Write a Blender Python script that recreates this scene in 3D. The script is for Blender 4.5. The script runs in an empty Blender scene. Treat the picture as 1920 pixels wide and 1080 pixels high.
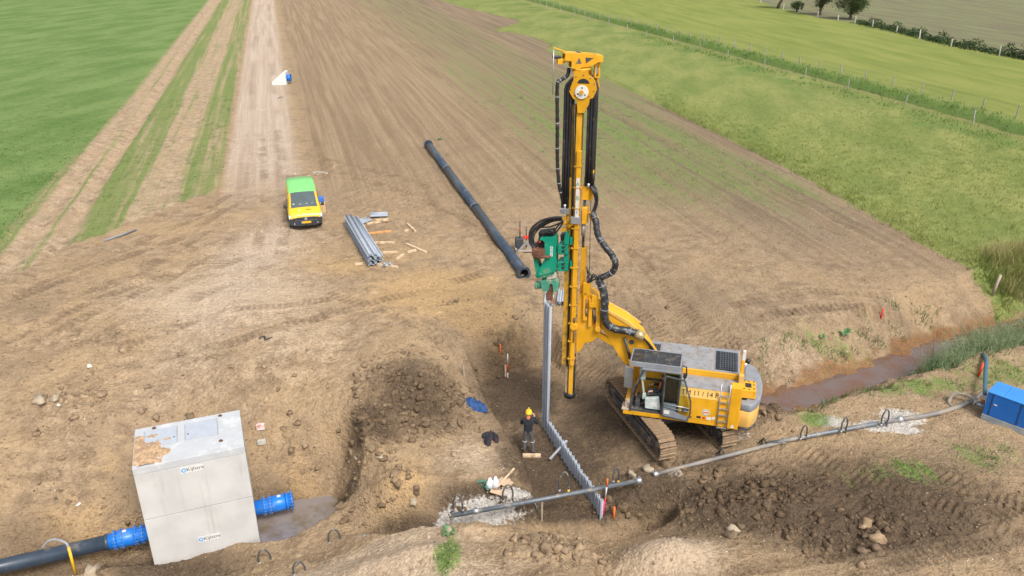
import bpy, bmesh, math, random
import numpy as np
from mathutils import Vector, Matrix
sc=bpy.context.scene
R=math.radians
random.seed(7)
# ---------------------------------------------------------------- camera
TH=R(24.1); CH=15.0; FP=1500.0
cam=bpy.data.cameras.new('camera'); camo=bpy.data.objects.new('camera',cam); sc.collection.objects.link(camo)
camo.location=(0,0,CH); camo.rotation_euler=(math.pi/2-TH,0,0)
cam.sensor_width=36; cam.lens=36*FP/1920; cam.clip_start=.1; cam.clip_end=6000
sc.camera=camo
# ---------------------------------------------------------------- sky and sun (thin bright overcast)
SUN_EL=R(52); SUN_AZ=R(150)         # azimuth clockwise from +Y: soft light from behind the camera, to the right
w=bpy.data.worlds.new('World'); sc.world=w; w.use_nodes=True
nt=w.node_tree; bg=nt.nodes['Background']
sky=nt.nodes.new('ShaderNodeTexSky'); sky.sky_type='NISHITA'; sky.sun_disc=False
sky.sun_elevation=SUN_EL; sky.sun_rotation=SUN_AZ; sky.air_density=1.0; sky.dust_density=4.0; sky.ozone_density=.6
hs=nt.nodes.new('ShaderNodeHueSaturation'); hs.inputs['Saturation'].default_value=.32
nt.links.new(sky.outputs[0],hs.inputs['Color']); nt.links.new(hs.outputs[0],bg.inputs[0])
bg.inputs[1].default_value=.15
sl=bpy.data.lights.new('sun','SUN'); sl.energy=2.2; sl.angle=R(18); sl.color=(1,.95,.88)
so=bpy.data.objects.new('sun',sl); sc.collection.objects.link(so)
so.rotation_euler=Vector((-math.sin(SUN_AZ)*math.cos(SUN_EL),-math.cos(SUN_AZ)*math.cos(SUN_EL),-math.sin(SUN_EL))).to_track_quat('-Z','Y').to_euler()
sc.view_settings.view_transform='Standard'; sc.view_settings.look='None'; sc.view_settings.gamma=1
sc.view_settings.exposure=0.40
# ---------------------------------------------------------------- helpers
c_,s_=math.cos(TH),math.sin(TH)
def P(x,y,z=0.):
    """ground point at height z seen at photo position x,y"""
    u=(x-960)/FP; v=(y-540)/FP; Z=(CH-z)/(s_+v*c_)
    return Vector((u*Z,Z*(c_-v*s_),z))
COL=sc.collection
def link(o,parent=None):
    COL.objects.link(o)
    if parent is not None: o.parent=parent
    return o
def tag(o,label=None,cat=None,group=None,kind=None):
    if label: o['label']=label
    if cat: o['category']=cat
    if group: o['group']=group
    if kind: o['kind']=kind
    return o
def empty(name,loc=(0,0,0),rz=0,label=None,cat=None,group=None):
    o=bpy.data.objects.new(name,None); o.empty_display_size=.2; link(o); o.location=loc; o.rotation_euler=(0,0,rz)
    return tag(o,label,cat,group)
class MB:
    def __init__(s): s.v=[]; s.f=[]; s.m=[]; s.sm=[]; s.X=None
    def add(s,vs,fs,m=0,sm=False):
        b=len(s.v)
        if s.X is not None: vs=[tuple(s.X@Vector(p)) for p in vs]
        s.v+=[tuple(p) for p in vs]
        for f in fs: s.f.append(tuple(b+i for i in f)); s.m.append(m); s.sm.append(sm)
        return s
    def box(s,x0,x1,y0,y1,z0,z1,m=0):
        return s.add([(x0,y0,z0),(x1,y0,z0),(x1,y1,z0),(x0,y1,z0),(x0,y0,z1),(x1,y0,z1),(x1,y1,z1),(x0,y1,z1)],
            [(0,3,2,1),(4,5,6,7),(0,1,5,4),(1,2,6,5),(2,3,7,6),(3,0,4,7)],m)
    def prism(s,poly,axis,a,b,m=0,sm=False):
        n=len(poly)
        mk={'x':lambda p,t:(t,p[0],p[1]),'y':lambda p,t:(p[0],t,p[1]),'z':lambda p,t:(p[0],p[1],t)}[axis]
        vs=[mk(p,a) for p in poly]+[mk(p,b) for p in poly]
        s.add(vs,[tuple(range(n))[::-1],tuple(range(n,2*n))],m)
        return s.add(vs,[(i,(i+1)%n,n+(i+1)%n,n+i) for i in range(n)],m,sm)
    def beam(s,p,q,wd,h,m=0,up=(0,0,1)):
        p=Vector(p); q=Vector(q); d=(q-p).normalized(); u=Vector(up)
        if abs(d.dot(u))>.98: u=Vector((1,0,0))
        a=d.cross(u).normalized(); u=a.cross(d)
        a*=wd/2; u=u*(h/2)
        vs=[p-a-u,p+a-u,p+a+u,p-a+u,q-a-u,q+a-u,q+a+u,q-a+u]
        return s.add(vs,[(0,1,2,3),(7,6,5,4),(0,4,5,1),(1,5,6,2),(2,6,7,3),(3,7,4,0)],m)
    def tube(s,pts,r,n=8,m=0,caps=True,sm=True):
        pts=[Vector(p) for p in pts]; k=len(pts)
        rs=list(r) if hasattr(r,'__len__') else [r]*k
        T=[]
        for i in range(k):
            d=pts[min(i+1,k-1)]-pts[max(i-1,0)]
            T.append(d.normalized() if d.length>1e-9 else (T[-1] if T else Vector((0,0,1))))
        a=T[0].orthogonal().normalized()
        vs=[]
        for i in range(k):
            a=(a-T[i]*a.dot(T[i])).normalized(); b=T[i].cross(a)
            for j in range(n):
                t=2*math.pi*j/n; vs.append(pts[i]+(a*math.cos(t)+b*math.sin(t))*rs[i])
        fs=[(i*n+j,i*n+(j+1)%n,(i+1)*n+(j+1)%n,(i+1)*n+j) for i in range(k-1) for j in range(n)]
        s.add(vs,fs,m,sm)
        if caps: s.add(vs[:n],[tuple(range(n))[::-1]],m); s.add(vs[-n:],[tuple(range(n))],m)
        return s
    def ring(s,p,q,ro,ri,n=20,m=0,mi=None):
        """hollow pipe with open ends"""
        p=Vector(p); q=Vector(q); s.tube([p,q],ro,n,m,False); s.tube([p,q],ri,n,m if mi is None else mi,False)
        d=(q-p).normalized()
        for e in (p,q): 
            t=MB(); t.tube([e,e+d*1e-5],ro,n,0,False); t2=MB(); t2.tube([e,e+d*1e-5],ri,n,0,False)
            vs=[Vector(x) for x in t.v[:n]]+[Vector(x) for x in t2.v[:n]]
            s.add(vs,[(j,(j+1)%n,n+(j+1)%n,n+j) for j in range(n)],m)
        return s
    def mesh(s,name,mats):
        me=bpy.data.meshes.new(name); me.from_pydata(s.v,[],s.f)
        for x in (mats if isinstance(mats,(list,tuple)) else [mats]): me.materials.append(x)
        me.polygons.foreach_set('material_index',s.m); me.polygons.foreach_set('use_smooth',s.sm)
        bm=bmesh.new(); bm.from_mesh(me); bmesh.ops.remove_doubles(bm,verts=bm.verts,dist=1e-5); bmesh.ops.recalc_face_normals(bm,faces=bm.faces); bm.to_mesh(me); bm.free()
        me.update(); return me
    def build(s,name,mats,parent=None,loc=(0,0,0),rz=0,bevel=0,label=None,cat=None,group=None,kind=None):
        o=bpy.data.objects.new(name,s.mesh(name,mats)); link(o,parent); o.location=loc; o.rotation_euler=(0,0,rz)
        if bevel:
            b=o.modifiers.new('bevel','BEVEL'); b.width=bevel; b.segments=2; b.limit_method='ANGLE'; b.angle_limit=R(35)
        return tag(o,label,cat,group,kind)
def npmesh(name,V,F,mat,smooth=False,attrs=None,parent=None):
    """big mesh from numpy arrays, faces all with the same corner count"""
    V=np.asarray(V,np.float32); F=np.asarray(F,np.int32); k=F.shape[1]
    me=bpy.data.meshes.new(name); me.vertices.add(len(V)); me.vertices.foreach_set('co',V.ravel())
    me.loops.add(F.size); me.loops.foreach_set('vertex_index',F.ravel())
    me.polygons.add(len(F)); me.polygons.foreach_set('loop_start',np.arange(0,F.size,k,dtype=np.int32))
    if smooth: me.polygons.foreach_set('use_smooth',np.ones(len(F),bool))
    me.update(calc_edges=True)
    for n,a in (attrs or {}).items():
        at=me.attributes.new(n,'FLOAT','POINT'); at.data.foreach_set('value',np.asarray(a,np.float32).ravel())
    for m in (mat if isinstance(mat,(list,tuple)) else [mat]): me.materials.append(m)
    o=bpy.data.objects.new(name,me); return link(o,parent)
def copy_tree(o,parent=None):
    q=o.copy(); COL.objects.link(q); q.parent=parent
    for ch in o.children: copy_tree(ch,q)
    return q
# ---------------------------------------------------------------- materials
_M={}
class N:
    """tiny node helper"""
    def __init__(s,mat): s.t=mat.node_tree
    def n(s,t,**kw):
        x=s.t.nodes.new(t)
        for k,v in kw.items(): setattr(x,k,v)
        return x
    def l(s,a,b): s.t.links.new(a,b)
    def val(s,x,inp):
        if isinstance(x,(int,float)): inp.default_value=x
        elif isinstance(x,(tuple,list)): inp.default_value=(*x,1) if len(x)==3 and inp.type=='RGBA' else x
        else: s.l(x,inp)
    def math(s,op,a,b=0.,c=None,clamp=False):
        x=s.n('ShaderNodeMath',operation=op); x.use_clamp=clamp
        s.val(a,x.inputs[0]); s.val(b,x.inputs[1])
        if c is not None: s.val(c,x.inputs[2])
        return x.outputs[0]
    def noise(s,vec,scale,detail=4,rough=.55,dist=0.):
        x=s.n('ShaderNodeTexNoise'); x.inputs['Scale'].default_value=scale; x.inputs['Detail'].default_value=detail
        x.inputs['Roughness'].default_value=rough; x.inputs['Distortion'].default_value=dist
        if vec is not None: s.l(vec,x.inputs['Vector'])
        return x.outputs['Fac']
    def mix(s,f,a,b,mode='MIX'):
        x=s.n('ShaderNodeMix',data_type='RGBA',blend_type=mode); s.val(f,x.inputs[0]); s.val(a,x.inputs[6]); s.val(b,x.inputs[7]); return x.outputs[2]
    def ramp(s,f,lo,hi,a=0.,b=1.):
        x=s.n('ShaderNodeMapRange'); x.interpolation_type='SMOOTHSTEP'
        s.val(f,x.inputs[0]); x.inputs[1].default_value=lo; x.inputs[2].default_value=hi; x.inputs[3].default_value=a; x.inputs[4].default_value=b; return x.outputs[0]
    def attr(s,name): x=s.n('ShaderNodeAttribute'); x.attribute_name=name; return x.outputs['Fac']
    def bump(s,h,st,dist=.02,normal=None):
        x=s.n('ShaderNodeBump'); x.inputs['Strength'].default_value=st; x.inputs['Distance'].default_value=dist; s.l(h,x.inputs['Height'])
        if normal is not None: s.l(normal,x.inputs['Normal'])
        return x.outputs[0]
def newmat(name):
    m=bpy.data.materials.new(name); m.use_nodes=True; b=m.node_tree.nodes['Principled BSDF']; return m,N(m),b
def mat(name,col,rough=.5,metal=0.,var=.12,scale=4.,bump=0.,dirt=None,amt=.35,trans=0.,spec=.5,bscale=None):
    if name in _M: return _M[name]
    m,n,b=newmat(name)
    tc=n.n('ShaderNodeTexCoord').outputs['Object']
    f=n.noise(tc,scale,5,.6)
    lo=tuple(max(0,c*(1-var)) for c in col); hi=tuple(min(1,c*(1+var)) for c in col)
    c=n.mix(n.ramp(f,.3,.7),lo,hi)
    rg=rough
    if dirt:
        g=n.noise(tc,scale*.55+.7,7,.68)
        k=n.ramp(g,.62-amt*.45,.72-amt*.3)
        c=n.mix(n.math('MULTIPLY',k,.75),c,dirt)
        rg=n.math('ADD',rough,n.math('MULTIPLY',k,.3),clamp=True)
    n.l(c,b.inputs['Base Color']); n.val(rg,b.inputs['Roughness'])
    b.inputs['Metallic'].default_value=metal; b.inputs['Transmission Weight'].default_value=trans; b.inputs['Specular IOR Level'].default_value=spec
    if bump: n.l(n.bump(n.noise(tc,bscale or scale*6,4,.6),bump,.02),b.inputs['Normal'])
    _M[name]=m; return m
# ---------------------------------------------------------------- numpy noise
_rng=np.random.default_rng(11)
_perm=_rng.permutation(512).astype(np.int64); _ang=_rng.uniform(0,2*np.pi,512)
_gx=np.cos(_ang); _gy=np.sin(_ang)
def perlin(x,y):
    xi=np.floor(x).astype(np.int64); yi=np.floor(y).astype(np.int64); xf=x-xi; yf=y-yi
    def g(ix,iy,dx,dy):
        h=_perm[(_perm[ix&511]+iy)&511]; return _gx[h]*dx+_gy[h]*dy
    u=xf*xf*xf*(xf*(xf*6-15)+10); v=yf*yf*yf*(yf*(yf*6-15)+10)
    a=g(xi,yi,xf,yf); b=g(xi+1,yi,xf-1,yf); c=g(xi,yi+1,xf,yf-1); d=g(xi+1,yi+1,xf-1,yf-1)
    return (a*(1-u)+b*u)*(1-v)+(c*(1-u)+d*u)*v
def fbm(x,y,sc_,oc=4,off=0.,gain=.5):
    s=0.; a=1.; f=1./sc_; 
    for i in range(oc):
        s=s+a*perlin(x*f+off+i*17.3,y*f-off+i*9.1); a*=gain; f*=2.03
    return s
def billow(x,y,sc_,oc=3,off=0.):
    s=0.; a=1.; f=1./sc_
    for i in range(oc):
        s=s+a*(np.abs(perlin(x*f+off+i*7.7,y*f-off+i*3.1))*2-.45); a*=.5; f*=2.1
    return s
def sstep(a,b,x):
    t=np.clip((x-a)/(b-a),0,1); return t*t*(3-2*t)
def polysd(X,Y,poly):
    """signed distance to polygon, negative inside"""
    d=np.full(X.shape,1e9); ins=np.zeros(X.shape,bool); n=len(poly)
    for i in range(n):
        ax,ay=poly[i][:2]; bx,by=poly[(i+1)%n][:2]; ex,ey=bx-ax,by-ay
        t=np.clip(((X-ax)*ex+(Y-ay)*ey)/(ex*ex+ey*ey),0,1)
        d=np.minimum(d,(X-ax-t*ex)**2+(Y-ay-t*ey)**2)
        if by!=ay: ins^=((ay>Y)!=(by>Y))&(X<(bx-ax)*(Y-ay)/(by-ay)+ax)
    d=np.sqrt(d); return np.where(ins,-d,d)
def linesd(X,Y,pts):
    """distance to a polyline, and run along it"""
    d=np.full(X.shape,1e9); run=np.zeros(X.shape); side=np.zeros(X.shape); acc=0.
    for i in range(len(pts)-1):
        ax,ay=pts[i][:2]; bx,by=pts[i+1][:2]; ex,ey=bx-ax,by-ay; L=math.hypot(ex,ey)
        t=np.clip(((X-ax)*ex+(Y-ay)*ey)/(L*L),0,1); q=np.hypot(X-ax-t*ex,Y-ay-t*ey)
        k=q<d; d=np.where(k,q,d); run=np.where(k,acc+t*L,run); side=np.where(k,np.sign((X-ax)*ey-(Y-ay)*ex),side); acc+=L
    return d,run,side
def ell(X,Y,px,py,z,rx,ry):
    """soft ellipse: centre and radii given in photo pixels, laid on the ground"""
    p=P(px,py,z); v=(py-540)/FP; Z=(CH-z)/(s_+v*c_); ang=TH+math.atan(v)
    return np.exp(-(((X-p.x)/(rx*Z/FP))**2+((Y-p.y)/(ry*Z/FP/math.sin(ang)))**2))
# ---------------------------------------------------------------- terrain
DX,DY=-.272,.962                       # direction of road, rows and fences
def qq(X,Y): return X*.962+Y*.272     # metres across the rows
def pp(X,Y): return X*DX+Y*DY
CTRL=[ # photo x, y, height of the ground there
(545,430,0),(690,500,0),(300,500,0),(100,540,0),(420,380,0),(800,270,0),(900,350,-.05),(0,600,-.1),(200,620,-.2),(450,620,-.15),(700,560,0),(600,560,0),(150,440,0),
(1000,300,0),(1300,300,-.1),(1600,400,-.3),(1900,480,-.4),(0,400,0),(400,200,0),(800,150,0),
(800,520,.05),(880,570,-.25),(960,625,-.9),(860,640,-.5),(1010,640,-1.2),
(0,700,-.6),(120,690,-.6),(300,690,-.7),(450,700,-.7),(560,660,-.35),(600,720,-.8),(0,850,-1.5),(120,850,-1.7),(220,830,-1.7),(380,775,-1.4),(470,830,-1.9),(520,870,-2.4),(560,800,-1.5),(0,980,-2.5),(120,970,-2.6),
(800,690,-.3),(740,720,-.5),(690,770,-1.0),(860,720,-1.15),(880,765,-1.65),(780,780,-1.3),(640,780,-1.05),(650,825,-1.35),(600,840,-1.7),(690,820,-1.3),
(620,885,-2.15),(660,870,-1.75),(700,850,-1.6),(760,850,-1.5),(850,830,-1.6),(900,810,-1.72),(905,870,-1.75),(800,900,-1.8),(710,930,-2.2),(650,930,-2.6),
(955,905,-1.9),(1100,640,-1.3),(1100,700,-1.95),(1140,745,-1.75),(1200,865,-1.8),(1110,780,-2.2),(1130,830,-2.15),(1160,900,-2.2),(1060,650,-1.5),(950,655,-1.4),(890,690,-1.55),(1110,940,-2.5),(1300,845,-1.62),(1400,790,-1.55),(1250,650,-1.2),(1400,690,-1.1),(1180,600,-.8),
(1200,540,-.4),(1400,600,-.6),(1600,600,-.65),(1800,560,-.6),(1500,500,-.3),(1700,590,-.7),
(1500,790,-1.3),(1650,760,-1.1),(1850,720,-.95),(1800,830,-1.05),(1700,900,-1.1),(1900,950,-1.0),(1900,1060,-1.0),(1500,900,-1.5),(1380,880,-1.7),(1300,940,-1.7),(1550,1000,-1.5),(1650,1060,-1.25),
(1920,620,-.8),
(350,1095,-3.9),(500,1070,-3.35),(550,1034,-3.25),(600,1022,-3.1),(655,1000,-2.8),(700,988,-2.2),(770,978,-1.8),(850,968,-1.45),(960,990,-1.6),(1060,1000,-1.75),(1130,992,-1.8),(1240,962,-1.45),(1330,985,-1.3),(1420,1040,-1.3),
(640,1080,-2.0),(720,1080,-1.5),(800,1080,-1.0),(1000,1080,-.95),(1250,1040,-.75),(1200,1080,-.6),(300,1180,-2.9),(500,1180,-2.4),(800,1200,-.7),(1400,1200,-.6),(-100,1150,-2.5)]
_c=np.array([tuple(P(*a)) for a in CTRL])
_far=[(x,y,0.) for x,y in ((-60,60),(-40,35),(-30,80),(0,110),(40,110),(70,70),(45,45),(60,30),(40,15),(-40,10),(-20,5),(20,5),(0,0))]
_c=np.vstack([_c,np.array([(a,b,-.6 if a>30 and b<60 else (-1.0 if b<20 else 0)) for a,b,_ in _far])])
def _phi(r2): return np.sqrt(r2+.36)
_A=_phi((_c[:,None,0]-_c[None,:,0])**2+(_c[:,None,1]-_c[None,:,1])**2)+0
_n=len(_c); _S=np.zeros((_n+1,_n+1)); _S[:_n,:_n]=_A-np.eye(_n)*.12; _S[:_n,_n]=1; _S[_n,:_n]=1
_w=np.linalg.solve(_S,np.append(_c[:,2],0))
PIT=[P(*a,-2.4) for a in((900,716),(1030,676),(1058,700),(1085,770),(1105,860),(1140,975),(1090,990),(1012,962),(1004,908),(986,870),(950,822),(922,772))]
CHX=Vector((.933,.360,0))           # long direction of the chamber
CHM=Vector((-10.37,21.47,0))        # its middle
TRENCH=[CHM-CHX*9.5+Vector((.3,-.9,0)),CHM+CHX*2.6+Vector((0,-.9,0)),CHM+CHX*2.6+Vector((0,.6,0)),CHM-CHX*2.1+Vector((0,.6,0)),CHM-CHX*9.5+Vector((0,.0,0))]
PUDPOLY=[P(470,1024,-3.9),P(520,1022,-3.9),P(560,1014,-3.9),P(600,998,-3.9),P(637,980,-3.9),P(632,955,-3.9),P(618,938,-3.9),P(560,946,-3.9),P(470,968,-3.9)]
DITCH=[(9.6,26.7),(11.2,27.5),(13.6,28.6),(16.5,30.1),(20.,32.0),(24.5,33.9),(34,37.5),(60,46)]
GULLY=[(-5.6,21.0),(-3.6,20.1),(-1.6,19.95),(.6,19.95),(3.0,20.2),(4.6,20.5)]
MARKS=[ # crawler and tyre marks: photo points, half width, pitch, depth
([(1500,830),(1640,900),(1790,960),(1900,1010)],.3,.24,.05),([(1430,850),(1560,930),(1680,990)],.3,.24,.05),
([(1330,860),(1420,950),(1500,1000)],.3,.22,.05),
([(1920,960),(1700,1000),(1500,1040),(1350,1090)],.3,.24,.045),([(1920,1010),(1750,1045),(1600,1080)],.3,.24,.045),
([(300,560),(480,480),(500,400),(490,250)],.28,.3,.025),([(350,575),(520,500),(545,400),(520,250)],.28,.3,.025),
([(100,620),(300,540),(420,470)],.28,.28,.04),([(60,590),(260,520),(390,440)],.28,.28,.035),
([(1420,580),(1560,560),(1700,560)],.35,.3,.05),([(1380,560),(1520,535),(1660,540)],.3,.3,.04),
([(1440,640),(1340,600),(1250,540),(1180,470)],.3,.26,.05),([(1390,660),(1290,625),(1190,560),(1120,480)],.3,.26,.05),
([(1180,700),(1100,660),(1090,600)],.3,.22,.05),([(1150,760),(1075,690),(1060,640)],.3,.22,.05),
([(230,640),(420,590),(620,570)],.25,.26,.03),([(640,330),(800,380),(900,430),(1000,520)],.3,.3,.06),([(560,330),(700,345),(830,400),(960,480)],.3,.3,.06),([(0,575),(160,520),(330,455),(440,390)],.3,.3,.05),([(0,640),(200,560),(380,500),(480,420)],.3,.3,.05),([(20,560),(200,490),(360,420),(430,370)],.25,.3,.05),([(620,560),(760,610),(860,650)],.25,.3,.05),([(420,640),(600,600),(760,560),(900,520)],.3,.3,.04),([(1010,560),(1080,620),(1150,690)],.3,.24,.06),([(1740,880),(1830,930),(1920,960)],.3,.24,.05),([(600,300),(760,340),(920,400)],.3,.3,.04)]
MARKS=[([tuple(P(a,b,-1.2 if b>650 else -.2))[:2] for a,b in l],w_,p_,d_) for l,w_,p_,d_ in MARKS]
HEAPS=[(770,715,-.5,85,36,.28),(835,738,-1,40,20,.35),(760,1045,-1.3,150,26,.35),(705,765,-1,35,22,.35),(690,850,-1.6,42,26,.45),(745,905,-1.8,50,22,.4),(640,905,-2.4,30,16,.3),(1255,1015,-.9,95,40,.8),(1040,1035,-1.2,90,30,.35),(900,1000,-1.4,90,18,.3),(1420,945,-1.6,120,26,.3),(1600,985,-1.4,110,20,.22),(1440,770,-1.4,45,22,.55),(1180,905,-2.2,40,12,.3),(930,565,-.2,80,16,.3),(1500,640,-.7,110,14,.2),(430,690,-.6,160,22,.25),(120,760,-1.1,120,24,.25)]
ROUGH=[(770,740,-.8,110,60,1.),(690,850,-1.6,70,60,.9),(640,890,-2.2,60,40,.8),(860,940,-2,60,30,.4),(1400,930,-1.6,170,50,.9),(1600,1000,-1.4,220,50,.8),(1250,880,-1.7,70,30,.6),(1430,760,-1.5,60,30,.9),
 (1030,1030,-1.3,120,50,.8),(1150,950,-2.6,80,30,.8),(900,985,-1.7,90,20,.5),(80,830,-1.5,120,110,.55),(330,730,-1,220,70,.45),(560,960,-3,120,40,.3),(1150,590,-.7,130,50,.45),(740,370,0,160,50,.4),(900,620,-.7,120,50,.35),(610,315,0,40,12,.8),(540,850,-2,90,60,.5),(1500,680,-.8,120,30,.4),(480,1060,-3.4,140,25,.7),(200,640,-.3,200,40,.35),(150,740,-1,150,50,.5),(200,960,-2.4,150,50,.55),(560,700,-.7,120,50,.35),(1700,950,-1.2,180,50,.5)]
def inf(X,Y):
    """how far north of the edge between building site and left fields"""
    return Y-np.interp(X,[-60,-40,-26,-23.8,-23.1,-21,-18.2,-16.0],[10,20,29.5,33.8,38.2,42.75,48.3,60])+.9*fbm(X,Y,2.5,3,3.)
_mx=np.arange(-90,110,.3); _my=np.arange(0,130,.3)
_MX,_MY=np.meshgrid(_mx,_my); _MZ=np.full(_MX.shape,_w[_n])
for i in range(_n): _MZ+=_w[i]*_phi((_MX-_c[i,0])**2+(_MY-_c[i,1])**2)
def macro(X,Y):
    u=np.clip((X+90)/.3,0,len(_mx)-1.001); v=np.clip(Y/.3,0,len(_my)-1.001); j=u.astype(int); i=v.astype(int); u=u-j; v=v-i
    u=u*u*(3-2*u)*.5+u*.5; v=v*v*(3-2*v)*.5+v*.5
    return (_MZ[i,j]*(1-u)+_MZ[i,j+1]*u)*(1-v)+(_MZ[i+1,j]*(1-u)+_MZ[i+1,j+1]*u)*v
def height(X,Y,fine=True):
    X=np.asarray(X,float); Y=np.asarray(Y,float); z=macro(X,Y)
    fade=sstep(60,95,np.hypot(X*.9,Y-10)); z=z*(1-fade)
    wob=fbm(X,Y,1.6,3,3.3)*.25+fbm(X,Y,.5,2,8.)*.07
    z=np.minimum(z,-2.42-.05*(25-Y)*(Y<25)+np.maximum(0,polysd(X,Y,PIT)+wob*.3)*(2.6-2.25*sstep(.6,2.6,X)*sstep(31,28,Y)))
    z=np.minimum(z,-4.0+np.maximum(0,polysd(X,Y,TRENCH)+wob*.7)*1.9)
    z=np.minimum(z,-4.15+np.maximum(0,polysd(X,Y,PUDPOLY)+wob*.45)*2.2)
    d,_,sd_=linesd(X,Y,GULLY); z=np.minimum(z,-3.05+np.maximum(0,d-.35+wob*.8)*np.where(sd_>0,2.8,1.1))
    d,_,_=linesd(X,Y,DITCH); z=np.minimum(z,-2.5+np.maximum(0,d-.35+wob*2.2)*.8)
    for px,py,zz_,rx,ry,a in HEAPS: z=z+a*ell(X,Y,px,py,zz_,rx,ry)
    q=qq(X,Y)
    # ditch between the two fences, ruts of the farm track, ridges of the tilled field, taller grass
    z=z-.9*np.exp(-((q-58.6)/1.0)**2)*sstep(45,60,Y)
    trk=sstep(-.3,2.5,inf(X,Y))
    z=z-(.22*np.exp(-((q+13.9)/.42)**2)+.26*np.exp(-((q+12.2)/.42)**2))*trk
    rows=sstep(.5,3,q)*sstep(34,32,q)*sstep(38,50,Y+.25*X)
    z=z+rows*(.010*np.sin(q*2*np.pi/.75+fbm(X,Y,6,2)*2)+.03*fbm(X/3,Y/3,1.,2))
    gr=grassR(X,Y); z=z+.12*sstep(0,.5,gr)*(1+.6*fbm(X,Y,.8,3,2.))
    z=z+.05*sstep(0,1,grassL(X,Y))
    if fine:
        R_=rough(X,Y); near=sstep(95,55,Y)
        z=z+near*(fbm(X,Y,2.6,3,1.)*.13+fbm(X,Y,.7,4,5.)*(.04+.07*R_)+.034*billow(X,Y,.32,3,9.)+R_*.15*billow(X+fbm(X,Y,.5,2)*.2,Y,.42,4,2.))
        for pts,hw,pt,dp in MARKS:
            xa=[p[0] for p in pts]; ya=[p[1] for p in pts]
            k=(X>min(xa)-1)&(X<max(xa)+1)&(Y>min(ya)-1)&(Y<max(ya)+1)
            if not k.any(): continue
            x_,y_=X[k],Y[k]; d,run,sd=linesd(x_,y_,pts); m=sstep(hw+.1,hw-.06,d)*(.45+.8*sstep(-.25,.25,fbm(x_,y_,1.2,2,4.)))
            z[k]+=m*dp*(-.5+.75*np.sin(2*np.pi*run/pt))+.5*dp*np.exp(-((d-hw-.12)/.09)**2)
    return z
def rough(X,Y):
    r=np.zeros(np.shape(X))
    for px,py,z,rx,ry,a in ROUGH: r=np.maximum(r,a*ell(X,Y,px,py,z,rx,ry))
    return np.clip(r*(1+1.1*fbm(X,Y,1.3,3,6.)),0,1)

def grassL(X,Y):
    """signed distance into the green field left of the farm track (positive inside)"""
    q=qq(X,Y); e=-14.5-.9*sstep(80,40,Y)
    return np.minimum(e-q,inf(X,Y)-.3)
def grassR(X,Y):
    q=qq(X,Y); e=np.interp(Y,[30,36,41,54,91,113,119,126,132,137,146,152,170,205],[31.6,31.9,32.2,33.3,34.5,35.3,37.6,38.,37.,34.0,40,43,40,37])
    g=q-e
    return np.minimum(g,linesd(X,Y,DITCH)[0]*np.where(Y>28.6+(X-13.6)*.5,1,-1)-.9)
def grid(vals): return np.array(sorted(set(np.round(vals,3))))
def spaced(a,b,s0,s1):
    out=[a]; 
    while out[-1]<b: 
        t=(out[-1]-a)/(b-a); out.append(out[-1]+s0+(s1-s0)*min(1,t*1.0))
    return out
ys=np.array(list(np.arange(9,15,.3))+list(np.arange(15,31,.055))+spaced(31,62,.06,.16)+spaced(62,230,.18,1.2)+spaced(232,2600,3,300))
ys=np.unique(ys); ys=ys[np.concatenate([[True],np.diff(ys)>.04])]
xm=np.arange(-14,15,.058)
xr=spaced(15,27,.06,.12)+spaced(27.2,75,.16,.8)+spaced(77,1800,2,250)
xs=np.unique(np.concatenate([-np.array(xr)[::-1],xm,np.array(xr)])); xs=xs[np.concatenate([[True],np.diff(xs)>.04])]
GX,GY=np.meshgrid(xs,ys)
GZ=height(GX,GY)
NX,NY=len(xs),len(ys)
# zone masks (what the ground is made of, plus painted pit shade)
q=qq(GX,GY)
def E(l):
    m=np.zeros(GX.shape)
    for px,py,z,rx,ry,a in l: m=np.maximum(m,a*ell(GX,GY,px,py,z,rx,ry))
    return m
DAMP_SHADE=E([(970,740,-2.4,95,80,1.),(1040,870,-2.5,130,100,1.),(780,745,-.8,120,55,.8),(705,800,-1.2,80,40,.8),(1120,780,-1.8,120,110,.8),(1270,800,-1.6,170,70,.75),(1450,940,-1.5,270,85,1.05),(1640,990,-1.4,270,75,.95),(1600,940,-1.3,380,120,.85),(1150,660,-1.2,90,60,.6),(1330,870,-1.7,120,40,.7),(560,945,-3.2,150,40,.95),(300,1050,-3.4,230,50,.8),(1000,968,-2.8,210,22,1.1),(1200,940,-2.6,120,35,.9),(1430,770,-1.6,60,40,.8),(680,890,-2,90,60,.5),(1080,640,-1.2,110,50,.45),(60,1000,-2.6,160,50,.5),(1170,590,-.7,130,40,.45),(250,900,-2.3,70,60,.45),(60,570,-.1,110,40,.35),(780,970,-2.4,130,18,.8)])  # dark damp soil; shade painted in too, so the pit looks deeper
SAND=E([(830,545,0,150,46,1.1),(900,590,-.3,90,30,1.),(650,500,0,120,30,.6),(940,620,-.7,70,25,.8),(760,900,-1.7,70,40,.7),(150,960,-2.4,140,50,.55),(560,870,-2.3,60,25,.6),(1180,770,-1.8,40,30,.5),(720,480,0,70,40,.5),(200,870,-2,40,40,.5)])
VARS=sstep(.05,.35,fbm(GX,GY,3.2,4,21.))*sstep(62,45,GY)*.3
DAMP_SHADE=np.maximum(DAMP_SHADE,VARS)
PALE=np.maximum(.45*sstep(-.5,1.5,inf(GX,GY))*sstep(-4.2,-5.2,q),E([(900,850,-1.6,90,40,.7),(690,1045,-1.6,210,50,1.1),(760,1000,-1.5,120,22,.9),(1260,1025,-1.,115,52,1.),(430,560,-.1,260,70,.75),(480,470,0,120,70,.7),(1750,1040,-1.1,150,50,.35),(560,640,-.3,160,70,.5),(1480,640,-.6,130,30,.45),(800,1060,-.8,200,40,.8),(350,700,-.7,200,60,.35)]))
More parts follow.
